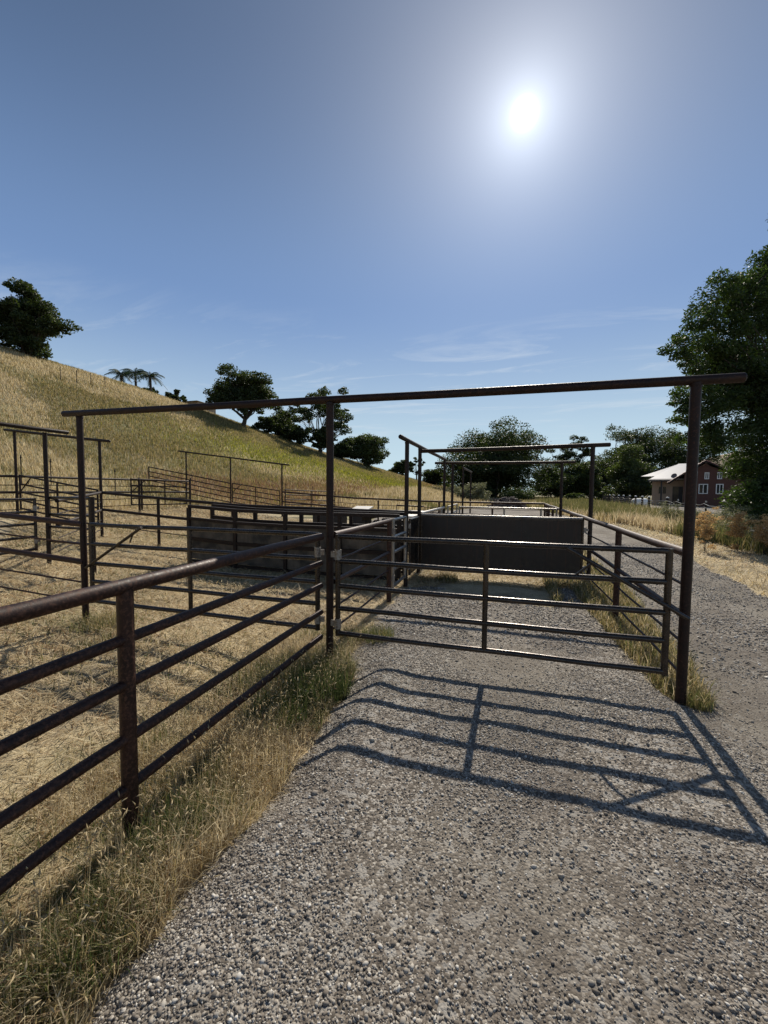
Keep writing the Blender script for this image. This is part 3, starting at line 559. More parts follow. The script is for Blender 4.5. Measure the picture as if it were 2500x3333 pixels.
frame('small far frame across the lane behind the double one', ((-1.95, 11.5, 2.47), (1.68, 11.5, 2.46)), [(-1.46, 11.5, 0, 2.46), (1.37, 11.5, 0, 2.46)])
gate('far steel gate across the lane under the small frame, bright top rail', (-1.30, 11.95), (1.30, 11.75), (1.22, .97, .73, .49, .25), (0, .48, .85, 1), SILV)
frame('farthest frame along the left side of the lane', ((-1.66, 16.2, 2.6), (-1.66, 20.3, 2.6)), [(-1.66, 16.35, 0, 2.6), (-1.66, 19.9, 0, 2.6)])
gate('distant gate with a diagonal brace beside the lane', (-1.66, 12.1), (-1.66, 14.4), (1.22, .97, .73, .49, .25), (0, .5, 1), SILV, brace=True)
# sheeted alley
def alley(label, x0, x1, y, dx):
    o = empty('sheeted_fence', (x0, y, gs(x0)), label, 'fence', 'sheeted sides of the loading alley'); L = x1-x0; nb = 4
    P = [Vector((x0+L*i/nb, y, gs(x0+L*i/nb))) for i in range(nb+1)]
    for i, p in enumerate(P): MB().bar(p+Vector((0, .0, -.2)), p+Vector((0, 0, 1.19)), .07, .07).build('post', DARK, o)
    for i in range(nb):
        a, b = P[i], P[i+1]; e = (b-a).normalized()*.037
        MB().bar(a+Vector((0, 0, 1.225)), b+Vector((0, 0, 1.225)), .07, .065).build('top_rail', DARK, o)
        MB().bar(a+e+Vector((0, 0, .965)), b-e+Vector((0, 0, .965)), .06, .06).build('middle_rail', DARK, o)
        MB().bar(a+e+Vector((0, -.01, .53)), b-e+Vector((0, -.01, .53)), .03, .07).build('lower_rail', DARK, o)
        for z0, z1 in ((.10, .49), (.57, .93)): MB().bar(a+e+Vector((0, .012, (z0+z1)/2)), b-e+Vector((0, .012, (z0+z1)/2)), .018, z1-z0).build('board', BOARD, o)
        MB().bar(a+e+Vector((0, 0, .06)), b-e+Vector((0, 0, .06)), .06, .05).build('bottom_rail', DARK, o)
    return o
alley('front side of the boarded loading alley, weathered panels under dark rails', -6.55, -1.86, 7.15, 0)
alley('rear side of the boarded loading alley behind the front panels', -6.5, -1.92, 7.82, 0)
# trailer with a pale deck and a dark cart
o = empty('flatbed_trailer', (-3.2, 12.6, 0), 'low flatbed trailer with pale dusty deck behind the alley', 'trailer')
MB().box((-4.05, 10.9, .93), (-2.45, 14.1, .98)).build('deck', DECK, o)
for x in (-4.0, -2.5): MB().box((x-.04, 10.95, .80), (x+.04, 14.05, .925)).build('side_rail', BLACKP, o)
for x in (-3.85, -2.65):
    for y in (12.1, 13.0): w_ = MB().tube([(x-.1, y, .38), (x+.1, y, .38)], .37, 24).build('wheel', RUBBER, o, True); MB().tube([(x-.115, y, .38), (x+.115, y, .38)], .17, 16).build('rim', SILV, w_, True)
for i in range(2): MB().box((-3.75+.5*i, 11.0, .985), (-3.70+.5*i, 14.0, 1.0)).build('strap', BLACKP, o)
MB().tube([(-3.75, 14.0, .98), (-3.75, 14.0, 1.16), (-2.75, 14.0, 1.13), (-2.75, 14.0, .98)], .02, 8).build('rail_hoop', DARK, o, True)
MB().bar((-3.25, 10.9, .8), (-3.25, 9.6, .55), .08, .1).build('drawbar', BLACKP, o)
MB().box((-3.2, 10.98, .45), (-2.6, 11.6, .80)).build('tool_box', BLACKP, o)
o = empty('feed_bin', (-4.55, 12.3, 0), 'small square bin with pale lid left of the flatbed trailer', 'bin')
MB().box((-4.72, 12.0, .05), (-4.22, 12.6, 1.02)).build('body', BLACKP, o); MB().prism([(-4.76, 11.95, 1.02), (-4.76, 12.65, 1.13), (-4.76, 12.65, 1.16), (-4.76, 11.95, 1.05)], (.58, 0, 0)).build('lid', DECK, o)
o = empty('machine', (-5.5, 12.1, 0), 'dark low machine on legs seen through the alley rails', 'machine')
MB().box((-5.95, 11.8, .45), (-5.0, 12.4, .92)).build('body', BLACKP, o)
for x in (-5.9, -5.05):
    for y in (11.85, 12.35): MB().box((x-.03, y-.03, 0), (x+.03, y+.03, .45)).build('leg', BLACKP, o)
MB().box((-5.8, 11.9, .92), (-5.5, 12.2, 1.02)).build('motor', BLACKP, o)

# ------------------------------------------------------------------ house, yard fence
YC, YS = math.cos(YAW), math.sin(YAW)
D0 = 64.0; HAZ = YAW-math.atan((2262-1250)/1320)          # azimuth of the house seen from the road
HM = Matrix.Rotation(HAZ, 4, 'Z')
def hray(px, py):
    v = r2*((px-1250)/1320)+u2*(-(py-1666.5)/1320)+fwd; return HM.inverted() @ v
def wx(px, d=D0): v = hray(px, 1600); return v.x/v.y*d
def hz(py, px=2262, d=D0): v = hray(px, py); return 1.7+v.z/v.y*d
house = empty('house', tuple(HM @ Vector((0, D0, 0))), 'red brown and tan house with pale metal roof behind the big tree', 'house')
def hb(name, x0, x1, d0, d1, z0, z1, mat, parent=house): return MB().box((x0, d0, z0), (x1, d1, z1), HM).build(name, mat, parent)
def hv(x, d, z): return HM @ Vector((x, d, z))
LW0, LW1 = wx(2122), wx(2236); GW0, GW1 = wx(2226), wx(2452); ZE = hz(1563, 2122)
tanw = hb('tan_wall', LW0, LW1, D0, D0+7, -.6, ZE-.06, STUCCO)
ap = (wx(2292, D0-1.6), hz(1512, 2292, D0-1.6)); e0 = (GW0, hz(1541, 2226)); e1 = (GW1, hz(1566, 2452))
def pr(name, pts, depth, d0, mat, parent=house):
    return MB().prism([HM @ Vector((x, d0, z)) for x, z in pts], (HM.to_3x3() @ Vector((0, depth, 0)))).build(name, mat, parent)
redw = pr('gable_wall', [(GW0, -.6), (GW1, -.6), e1, ap, e0], 8, D0-1.6, REDW)
def quad(name, P, th, mat, parent=house):
    nn = (P[1]-P[0]).cross(P[2]-P[0]).normalized()
    if nn.z < 0: nn = -nn
    return MB().prism(P, nn*th).build(name, mat, parent)
d1 = D0+5.5; zr_ = hz(1511, 2230, d1)
quad('metal_roof', [hv(wx(2114), D0-.7, hz(1562, 2114)), hv(wx(2275), D0-.7, hz(1562, 2114)), hv(wx(2275, d1), d1, zr_), hv(wx(2205, d1), d1, zr_)], .10, SOLAR)
quad('left_eave_roof', [hv(wx(2081), D0+1.4, hz(1551, 2081)), hv(wx(2150), D0+1.4, hz(1551, 2081)), hv(wx(2215, d1), d1-.1, zr_-.06), hv(wx(2203, d1), d1-.1, zr_-.06)], .07, SOLAR)
quad('lower_eave', [hv(wx(2111), D0-1.2, hz(1565, 2111)), hv(wx(2192), D0-1.2, hz(1565, 2111)), hv(wx(2192), D0-.72, hz(1561, 2111)), hv(wx(2114), D0-.72, hz(1561, 2111))], .08, ROOFG)
hb('fascia', wx(2111), wx(2192), D0-1.25, D0-1.21, hz(1568, 2111), hz(1563, 2111), BLACKP)
# tile roof slopes of the gable, with real rows of tiles
def tiles(name, a, b, d0, d1, parent=house):
    """a, b : (x, z) eave and apex ; runs d0..d1"""
    nrow = 12; A = Vector((a[0], 0, a[1])); B = Vector((b[0], 0, b[1])); mb = MB(); L = d1-d0; nc = int(L/.30)
    nn = (B-A).cross(Vector((0, 1, 0))).normalized(); nn = nn if nn.z > 0 else -nn
    base = MB().prism([HM @ Vector((A.x, d0, A.z)), HM @ Vector((B.x, d0, B.z)), HM @ Vector((B.x+nn.x*.06, d0, B.z+nn.z*.06)), HM @ Vector((A.x+nn.x*.06, d0, A.z+nn.z*.06))], HM @ Vector((0, L, 0))).build(name, BLACKP, parent)
    for i in range(nrow):
        for j in range(nc):
            p = A.lerp(B, i/nrow); q = A.lerp(B, (i+1.15)/nrow); y = d0+.15+j*.30; s = []
            for w_, off in ((p, .13), (q, .08)):
                for k in range(5): an = math.pi*k/4; s.append(HM @ (Vector((w_.x, y+.13*math.cos(an), w_.z))+nn*(off+.075*math.sin(an))))
            mb.add(s, [(k, k+1, k+6, k+5) for k in range(4)]+[(0, 1, 2, 3, 4)])
    mb.build('tile', TILE, base)
EX0 = (wx(2176), hz(1575)); EX1 = (wx(2475), hz(1582)); AP = (wx(2292), hz(1506))
tiles('tile_roof', EX0, AP, D0-2.2, D0+3); tiles('tile_roof', EX1, AP, D0-2.2, D0+7.6)
# windows
def window(x0, x1, y0, y1, d, n_=1, wh=True):
    fr = MB(); a, b, z0, z1 = wx(x0), wx(x1), hz(y1), hz(y0); t_ = .09
    for lo, hi in (((a, d-.06, z0), (b, d, z0+t_)), ((a, d-.06, z1-t_), (b, d, z1)), ((a, d-.06, z0+t_), (a+t_, d, z1-t_)), ((b-t_, d-.06, z0+t_), (b, d, z1-t_)), (((a+b)/2-.04, d-.055, z0+t_), ((a+b)/2+.04, d-.001, z1-t_))): fr.box(lo, hi, HM)
    o = fr.build('window', WHITE if wh else STUCCO, house); MB().box((a+t_*.5, d-.03, z0+t_*.5), (b-t_*.5, d-.012, z1-t_*.5), HM).build('pane', GLASS, o)
for a in ((2273, 2303, 1576, 1607), (2328, 2352, 1576, 1607), (2290, 2305, 1540, 1561), (2330, 2346, 1540, 1561)): window(*a, D0-1.6)
window(2141, 2171, 1582, 1610, D0, 1, False)
dr = hb('sliding_door', wx(2189), wx(2222), D0-.05, D0-.003, hz(1645), hz(1584), BLACKP); MB().box((wx(2191), D0-.07, hz(1643)), (wx(2209), D0-.052, hz(1586)), HM).build('pane', GLASS, dr)
hb('porch_post', wx(2154)-.09, wx(2154)+.09, D0-1.1, D0-.92, -.3, hz(1566), BLACKP)
o = empty('satellite_dish', tuple(hv(wx(2193), D0-1.3, hz(1562))), 'grey satellite dish on the edge of the pale roof', 'dish')
c0 = hv(wx(2193), D0-1.3, hz(1549)); V = [c0]; dirn = HM @ Vector((-.35, -.75, .45)).normalized(); a_ = dirn.orthogonal().normalized(); b_ = dirn.cross(a_)
mb = MB(); ring = []
for rr_, of in ((.01, -.10), (.2, -.07), (.34, 0), (.34, .02), (.2, -.05)): ring.append([c0+dirn*of+(a_*math.cos(k*math.pi/8)+b_*math.sin(k*math.pi/8))*rr_ for k in range(16)])
mb.add([p for r_ in ring for p in r_], [(i*16+k, i*16+(k+1) % 16, (i+1)*16+(k+1) % 16, (i+1)*16+k) for i in range(4) for k in range(16)]); mb.build('reflector', ROOFG, o, True)
MB().tube([c0-dirn*.05, c0+Vector((0, 0, -.55))], .03, 8).tube([c0, c0+dirn*.45-Vector((0, 0, .1))], .015, 6).build('mount', ROOFG, o, True)
# yard fence with capped posts
fp = [P3(px, d) for px, d in ((2360, 18.5), (2298, 21.5), (2257, 23.5), (2207, 26), (2172, 28.5), (2112, 32), (2090, 34.5), (2068, 37), (2049, 39.5), (2029, 42), (2013, 44.5), (1996, 47.5), (1984, 50))]
labs = ['first', 'second', 'third', 'fourth', 'fifth', 'sixth', 'seventh', 'eighth', 'ninth', 'tenth', 'eleventh', 'twelfth', 'thirteenth']
for i, (x, y) in enumerate(fp):
    h_ = 1.29 if i not in (1, 3) else 1.18; r_ = .085 if i not in (1, 3) else .04
    o = empty('fence_post', (x, y, 0), 'dark yard post with pale cap, %s from the big tree' % labs[i], 'post', 'dark posts with pale caps along the yard')
    MB().tube([(x, y, -.3), (x, y, h_)], r_, 14).build('post', WOODP, o, True)
    MB().tube([(x, y, h_), (x, y, h_+.05), (x, y, h_+.09)], [r_*1.15, r_*1.1, r_*.5], 14).build('cap', WHITE, o, True)
o = empty('wire_fence', (fp[0][0], fp[0][1], 0), 'sagging wires strung between the capped yard posts', 'fence')
for z, sg in ((1.12, .12), (.92, .05), (.72, .02), (.50, .02)):
    P = [Vector((13.0, 12.5, z))]
    for (x0, y0), (x1, y1) in zip(fp[:-1], fp[1:]):
        for s in (0, .33, .66): P.append(Vector((x0+(x1-x0)*s-.1, y0+(y1-y0)*s, z-sg*(4*s*(1-s))*random.uniform(.4, 1.2))))
    MB().tube(P, .014 if z != .5 else .03, 6, True).build('wire', SILV if z > .6 else WOODP, o, True)
A_ = Vector((*P3(1962, 54), 0)); B_ = Vector((*P3(2051, 42.5), 0)); o = empty('slatted_panel', tuple(A_), 'dark slatted board panel behind the far capped posts', 'fence')
for k in range(7): MB().bar(A_+Vector((0, .25, .32+k*.14)), B_+Vector((0, .25, .32+k*.14)), .03, .12).build('slat', WOODP, o)
for s_ in (0, .33, .66, 1): q_ = A_.lerp(B_, s_)+Vector((0, .32, -.2)); MB().bar(q_, q_+Vector((0, 0, 1.5)), .09, .09).build('post', WOODP, o)
o = empty('storage_tank', (*P3(2083, 43), 0), 'white round ended tank lying behind the yard posts', 'tank')
c1, c2 = Vector((*P3(2068, 43), .62)), Vector((*P3(2098, 43.6), .62)); dd = (c2-c1).normalized()
P = []; rr_ = []
for k in range(0, 91, 15): P.append(c1-dd*.42*math.cos(R(k))); rr_.append(max(.02, .42*math.sin(R(k))))
for k in range(90, -1, -15): P.append(c2+dd*.42*math.cos(R(k))); rr_.append(max(.02, .42*math.sin(R(k))))
MB().tube(P, rr_, 20, True).build('shell', WHITE, o, True)
for q in (.2, .8): c3 = c1.lerp(c2, q); MB().box((c3.x-.1, c3.y-.35, -.2), (c3.x+.1, c3.y+.35, .25)).build('foot', ROOFG, o)

# brush piles
def sticks(name, cx, cy, rad, hgt, n_, label, cat, mat, L=(.5, 1.6), th=(.01, .035)):
    mb = MB()
    for _ in range(n_):
        a = random.uniform(0, 6.28); q = rad*math.sqrt(random.random()); x, y = cx+q*math.cos(a), cy+q*math.sin(a); z = hgt*(1-(q/rad)**2)*random.random()+.04
        a2 = random.uniform(0, 6.28); l = random.uniform(*L)/2; t_ = random.uniform(*th); dz = random.uniform(-.25, .3)
        p = Vector((x, y, z)); d = Vector((math.cos(a2), math.sin(a2), dz))*l
        mb.tube([p-d, p+Vector((random.uniform(-.06, .06), random.uniform(-.06, .06), .04)), p+d], [t_, t_*.8, t_*.4], 5)
    o = mb.build(name, mat, None, True); return tag(o, label, cat)
sticks('brush_pile', 8.35, 17.0, 1.1, .45, 120, 'heap of bleached dead sticks lying under the big tree', 'brush pile', STICK)
sticks('debris_heap', .1, 43.5, 1.7, 1.1, 420, 'low dark heap of cut brush at the end of the road', 'debris heap', ROCKM, (.4, 1.4), (.03, .09))

# ------------------------------------------------------------------ trees
def leaves(C, Rr, n_, size, aspect=.6, up_b=.0, droop=0):
    """C (k,3) clump centres, Rr (k,3) radii ; returns V,F,tint"""
    k = len(C); idx = rng.integers(0, k, n_); d = rng.normal(size=(n_, 3)); d /= np.linalg.norm(d, axis=1)[:, None]
    rad = rng.random(n_)**.40*(1+rng.normal(0, .06, n_)); P = C[idx]+d*Rr[idx]*rad[:, None]; flatb = P[:, 2] < C[idx][:, 2]-Rr[idx][:, 2]*.55
    P[flatb, 2] += Rr[idx][flatb, 2]*.45
    a = rng.normal(size=(n_, 3)); a[:, 2] *= .6; a[:, 2] -= droop; a /= np.linalg.norm(a, axis=1)[:, None]; q = rng.normal(size=(n_, 3)); q[:, 2] += up_b
    b = np.cross(a, q); b /= np.linalg.norm(b, axis=1)[:, None]+1e-9; s = size*rng.uniform(.6, 1.35, n_)[:, None]
    V = np.stack([P-a*s*.5, P+b*s*aspect*.5, P+a*s*.5, P-b*s*aspect*.5], 1).reshape(-1, 3); F = np.arange(4*n_).reshape(-1, 4)
    tint = np.repeat(np.clip(.5+.35*(rng.random(n_)-.5)+.25*rng.normal(size=k)[idx], 0, 1), 4); return V, F, tint
def limb(mb, a, b, r0, r1, bend, n_=6, sides=7):
    a = Vector(a); b = Vector(b); mid = (a+b)/2+Vector(bend); P = []; rr = []
    for i in range(n_+1):
        t_ = i/n_; P.append(a*(1-t_)**2+mid*2*t_*(1-t_)+b*t_*t_); rr.append(r0*(1-t_)+r1*t_)
        if 0 < i < n_: P[-1] += Vector((random.uniform(-1, 1), random.uniform(-1, 1), random.uniform(-1, 1)))*(b-a).length*.025
    mb.tube(P, rr, sides); return P
def tree(name, label, x, y, H, Wd, nl, lsz, mat=OAK, z=None, trunk=.22, ks=22, seed=1, low=.28, cr=(.17, .27), cat='tree', group=None, gaps=0, clumps=None, twig=1, tr=None, droop=0, aspect=.6):
    global rng
    rng = np.random.default_rng(seed); random.seed(seed)
    z0 = float(gh(x, y)) if z is None else z
    if clumps is None: nl = int(nl*(2.1 if gaps == 0 else 1.7)); lsz = lsz*1.18
    o = empty(name, (x, y, z0), label, cat, group); C = []; Rr = []
    if clumps is None and gaps == 0: C.append(np.array([0, 0, H*(low+1)/2])); Rr.append([Wd*.28, Wd*.28, H*(1-low)*.30])
    if clumps is None:
        ks = int(ks*1.9); lob = rng.uniform(.78, 1.15, (9, 5))
        for _ in range(ks):
            d = rng.normal(size=3); d /= np.linalg.norm(d); q = (rng.uniform(.25, .92) if gaps == 0 else rng.uniform(.5, .9))
            li = int((math.atan2(d[1], d[0])/(2*math.pi) % 1)*9) % 9; lj = min(4, int((d[2]+1)/2*5)); q *= lob[li, lj]
            c = np.array([d[0]*Wd/2*q, d[1]*Wd/2*q, H*(low+1)/2+d[2]*H*(1-low)/2*q]); s = rng.uniform(*cr)*Wd*(.58 if gaps == 0 else .55)
            C.append(c); Rr.append([s*rng.uniform(.8, 1.3), s*rng.uniform(.8, 1.3), s*rng.uniform(.55, .85)])
    else:
        for c in clumps: C.append(c[:3]); Rr.append(c[3:])
    C = np.array(C, float)+[x, y, z0]; Rr = np.array(Rr, float)
    # secondary smaller clumps on the rim of each clump
    C2 = []; R2 = []
    for c, r_ in zip(C, Rr):
        for _ in range(3 if clumps is None else 6):
            d = rng.normal(size=3); d /= np.linalg.norm(d); C2.append(c+d*r_*.95); R2.append(r_*rng.uniform(.3, .5))
    CC = np.concatenate([C, np.array(C2)]); RR = np.concatenate([Rr, np.array(R2)])
    wgt = (RR[:, 0]*RR[:, 2]); pr_ = wgt/wgt.sum(); cnt = (pr_*nl).astype(int)+1; Vs = []; Ts = []
    for c, r_, k in zip(CC, RR, cnt):
        V, F, t_ = leaves(c[None], r_[None], k, lsz, aspect, .3, droop); Vs.append(V); Ts.append(t_)
    V = np.concatenate(Vs); F = np.arange(len(V)).reshape(-1, 4)
    link('crown', npmesh('crown', V, F, dict(tint=np.concatenate(Ts))), mat, o)
    mb = MB(); th_ = H*low*1.25; lean = Vector((random.uniform(-.06, .06)*H, 0, th_)) ; base = Vector((x, y, z0))
    tb = tr or trunk
    mb.tube([base+Vector((0, 0, -.3)), base+Vector((0, 0, .15)), base+lean*.5, base+lean], [tb*1.5, tb*1.1, tb*.9, tb*.75], 10)
    tp = base+lean*.97; order = np.argsort(-Rr[:, 0])[:max(9, min(26, int(ks*.5)))]
    tk = mb.build('trunk', BARK, o, True); mb = MB()
    for i in order:
        P = limb(mb, tp-Vector((0, 0, random.uniform(0, .25)*th_)), Vector(C[i]), tb*random.uniform(.32, .5), tb*.08, (random.uniform(-.08, .08)*Wd, random.uniform(-.08, .08)*Wd, random.uniform(-.04, .06)*H))
        for _ in range(4*twig):
            s = random.choice(P[2:]); e = Vector(C[i])+Vector([random.uniform(-1, 1)*v for v in Rr[i]])*.95; limb(mb, s, e, tb*.10, tb*.025, (0, 0, random.uniform(-.02, .04)*H), 4, 5)
    mb.build('limbs', BARK, tk, True); return o
P_ = 0
GT = 'trees on the ridge and beyond the road'
def at_tree(name, label, px0, px1, ytop, D, nl, lsz, ybase=None, **k):
    x, y = P3((px0+px1)/2, D); Wd = (px1-px0)/1320*D*(1.08 if px0 < 1370 else 1.22); hor = 1594+((px0+px1)/2-1250)*.0086
    zt = 1.7+(hor-ytop)/1320*D; z0 = float(gh(x, y)) if 'z' not in k else k['z']
    return tree(name, label, x, y, max(1.5, zt-z0), Wd*1.0, nl, lsz, cat=k.pop('cat', 'tree'), **k)
at_tree('oak_tree', 'broad dark oak on the hill crest at the left edge', 8, 214, 925, 47, 19000, .22, seed=3, low=-.14, ks=30, trunk=.32, group=GT)
at_tree('oak_tree', 'oak cut off by the left edge of the picture', -160, 34, 950, 46, 15000, .22, seed=4, low=-.05, ks=26, trunk=.3, group=GT)
at_tree('oak_tree', 'round dark oak standing alone on the ridge, dark bare trunk below it', 690, 898, 1208, 60, 17000, .25, seed=105, low=.12, ks=26, trunk=.34, group=GT)
at_tree('oak_tree', 'smaller oak behind the ridge right of the round dark oak', 850, 965, 1318, 78, 7000, .26, seed=6, low=-.14, ks=16, trunk=.2, group=GT)
at_tree('oak_tree', 'open crowned oak with winding limbs showing sky, behind the tall middle post', 925, 1160, 1262, 67, 10500, .25, seed=12, low=.10, ks=24, trunk=.34, gaps=1, cr=(.10, .17), group=GT, twig=2)
at_tree('oak_tree', 'small dense dark oak under the open crowned one', 1005, 1085, 1378, 65, 4500, .24, seed=8, low=.1, ks=12, trunk=.2, group=GT)
at_tree('round_bush', 'large rounded grey green bush at the low end of the ridge', 1108, 1262, 1408, 71, 14000, .24, seed=9, low=-.14, ks=24, trunk=.15, mat=SHRUBL, cat='bush', group=GT)
at_tree('round_bush', 'low bush right of the large rounded one', 1262, 1345, 1490, 86, 5000, .25, seed=10, low=-.14, ks=12, trunk=.12, mat=SHRUBL, cat='bush', group=GT)
at_tree('oak_tree', 'thin airy tree between two tall posts of the double frame', 1325, 1385, 1480, 84, 1300, .26, seed=11, low=.2, ks=12, trunk=.16, gaps=1, cr=(.10, .16), group=GT)
at_tree('round_bush', 'dark bush behind the tall posts of the double frame', 1370, 1470, 1520, 84, 6500, .25, seed=13, low=-.14, ks=14, trunk=.12, cat='bush', group=GT)
at_tree('oak_tree', 'tall dense dark tree in the centre behind the overhead frames', 1462, 1752, 1376, 74, 44000, .26, seed=14, low=-.1, ks=46, trunk=.4, group=GT)
at_tree('oak_tree', 'loose tree with sky gaps right of the tall central tree', 1782, 1912, 1415, 92, 9000, .27, seed=215, low=.12, ks=30, trunk=.26, gaps=1, cr=(.10, .17), group=GT)
at_tree('round_bush', 'bushy growth right of the tall central tree', 1730, 1855, 1478, 80, 10000, .26, seed=16, low=-.14, ks=16, trunk=.14, mat=SHRUBL, cat='bush', group=GT)
at_tree('round_bush', 'mid green bushy growth right of the far post', 1835, 1962, 1462, 83, 12000, .26, seed=17, low=-.14, ks=18, trunk=.14, mat=SHRUBL, cat='bush', group=GT)
at_tree('oak_tree', 'high dark dense tree behind the house roof, left crown', 1945, 2140, 1385, 92, 19000, .28, seed=18, low=-.08, ks=34, trunk=.34, group=GT)
at_tree('oak_tree', 'high dark tree right behind the house roof, right crown', 2075, 2280, 1378, 88, 19000, .28, seed=19, low=-.08, ks=34, trunk=.34, mat=OAK, group=GT)
at_tree('round_bush', 'lighter green tree in front of the high dark pair', 1960, 2105, 1448, 72, 11000, .25, seed=20, low=-.14, ks=22, trunk=.16, mat=SHRUBL, cat='tree', group=GT)
at_tree('round_bush', 'dark shrub left of the house wall', 2010, 2130, 1520, 66, 8000, .24, seed=21, low=-.14, ks=16, trunk=.14, cat='bush', group=GT)
at_tree('round_bush', 'dark green tree rising right behind the house', 2280, 2460, 1475, 78, 9000, .26, seed=22, low=-.14, ks=18, trunk=.16, cat='tree', group=GT)
at_tree('round_bush', 'pale green weed bush at the meadow edge left of the central tree', 1480, 1585, 1575, 52, 5000, .16, seed=23, low=-.14, ks=16, trunk=.05, mat=GREYG, cat='bush', group='low bushes of the meadow')
at_tree('round_bush', 'low yellow green bush at the foot of the central tree', 1640, 1745, 1592, 58, 4500, .16, seed=24, low=-.14, ks=14, trunk=.05, mat=SHRUBL, cat='bush', group='low bushes of the meadow')
at_tree('round_bush', 'low dark bush at the meadow edge beneath the loose tree', 1835, 1900, 1597, 62, 3000, .18, seed=25, low=-.14, ks=10, trunk=.05, mat=SHRUBL, cat='bush', group='low bushes of the meadow')
at_tree('round_bush', 'low bush between the ridge trees, behind the grass', 535, 590, 1288, 66, 2500, .22, seed=26, low=-.14, ks=9, trunk=.08, cat='bush', group='small bushes on the ridge')
at_tree('round_bush', 'small airy bush on the ridge right of the palms', 562, 612, 1268, 68, 1800, .22, seed=27, low=.1, ks=8, trunk=.1, cat='bush', group='small bushes on the ridge', gaps=1)
for sd, (a, b, yt, dd_, lb, mt) in enumerate([(2243, 2310, 1688, 14.5, 'pale grey green weed bush just right of the tall rusty post', GREYG), (2330, 2440, 1695, 14.0, 'pale flowering weed bush in front of the largest capped post', GREYG), (2150, 2225, 1675, 19, 'grey green weed bush just left of the tall rusty post', GREYG), (2265, 2335, 1815, 11.5, 'dry orange weed bush low beside the road', ORANG), (2375, 2440, 1800, 11.8, 'dry orange weed bush in front of the stick heap', ORANG), (2455, 2540, 1800, 11.0, 'dry weed bush at the right edge of the picture', ORANG)]):
    at_tree('weed_bush', lb, a, b, yt, dd_, 1700, .042, seed=60+sd, low=-.1, ks=12, trunk=.010, mat=mt, cat='bush', group='weed bushes of the verge', aspect=.4)
at_tree('round_bush', 'dark scrub on the slope just left of the open crowned oak', 905, 1010, 1378, 65, 4500, .22, seed=31, low=-.14, ks=12, trunk=.08, cat='bush', group='small bushes on the ridge')
at_tree('round_bush', 'dark scrub on the slope under the smaller ridge oak', 825, 915, 1345, 64, 3500, .22, seed=32, low=-.14, ks=10, trunk=.08, cat='bush', group='small bushes on the ridge')
at_tree('round_bush', 'dark scrub between the small dense oak and the large rounded bush', 1062, 1165, 1418, 68, 4500, .22, seed=33, low=-.14, ks=12, trunk=.08, cat='bush', group='small bushes on the ridge')
at_tree('round_bush', 'dense dark growth behind the right post of the small far frame', 1800, 1905, 1510, 88, 8000, .26, seed=34, low=-.14, ks=16, trunk=.14, cat='bush', group=GT)
at_tree('round_bush', 'dark growth behind the right post of the double frame', 1895, 1995, 1500, 90, 8000, .26, seed=35, low=-.14, ks=16, trunk=.14, cat='bush', group=GT)
at_tree('round_bush', 'dark bush at the foot of the leftmost and middle palms', 400, 470, 1245, 73, 3000, .2, seed=41, low=-.1, ks=10, trunk=.06, cat='bush', group='small bushes on the ridge')
at_tree('round_bush', 'dark bush at the foot of the rightmost palm', 465, 535, 1262, 71, 3000, .2, seed=42, low=-.1, ks=10, trunk=.06, cat='bush', group='small bushes on the ridge')
at_tree('round_bush', 'dark leafy mass right under the crown of the smaller ridge oak', 880, 975, 1350, 75, 6500, .24, seed=43, low=-.14, ks=16, trunk=.1, cat='bush', group='small bushes on the ridge')
# palms
def palm(px, ytop, D, label, sd):
    random.seed(sd); x, y = P3(px, D); z0 = float(gh(x, y)); hor = 1594+(px-1250)*.0086; zt = 1.7+(hor-ytop)/1320*D; H = zt-z0-.8
    o = empty('palm_tree', (x, y, z0), label, 'palm', 'palms behind the ridge'); b = Vector((x, y, z0)); t_ = b+Vector((0, 0, H))
    MB().tube([b-Vector((0, 0, .5)), b+Vector((.1, 0, H*.5)), t_], [.3, .2, .2], 10).build('trunk', BARK, o, True)
    for k in range(22):
        a = k*2.4+random.random()*.5; el = random.uniform(-.1, 1.15); L = random.uniform(2.0, 2.9); mb = MB(); P = []
        for i in range(8):
            s = i/7; P.append(t_+Vector((math.cos(a)*L*s*math.cos(el*(1-s*.5)), math.sin(a)*L*s*math.cos(el*(1-s*.5)), L*s*math.sin(el)-1.7*s*s*L*.42)))
        mb.tube(P, [.03]*7+[.01], 5); sd_ = Vector((-math.sin(a), math.cos(a), 0))
        for i in range(1, 7):
            for q in (.0, .5):
                p = P[i].lerp(P[i+1], q)
                for sg in (-1, 1): e = p+sd_*sg*(.75*(1-i/9))+Vector((math.cos(a)*.25, math.sin(a)*.25, -.35)); mb.add([p, p+(P[i+1]-P[i])*.4, e], [(0, 1, 2)])
        mb.build('frond', PALML, o)
palm(405, 1212, 72, 'leftmost of three palms behind the hill crest', 1); palm(450, 1208, 75, 'tallest middle palm behind the hill crest', 2); palm(497, 1218, 70, 'rightmost palm behind the hill crest', 3)
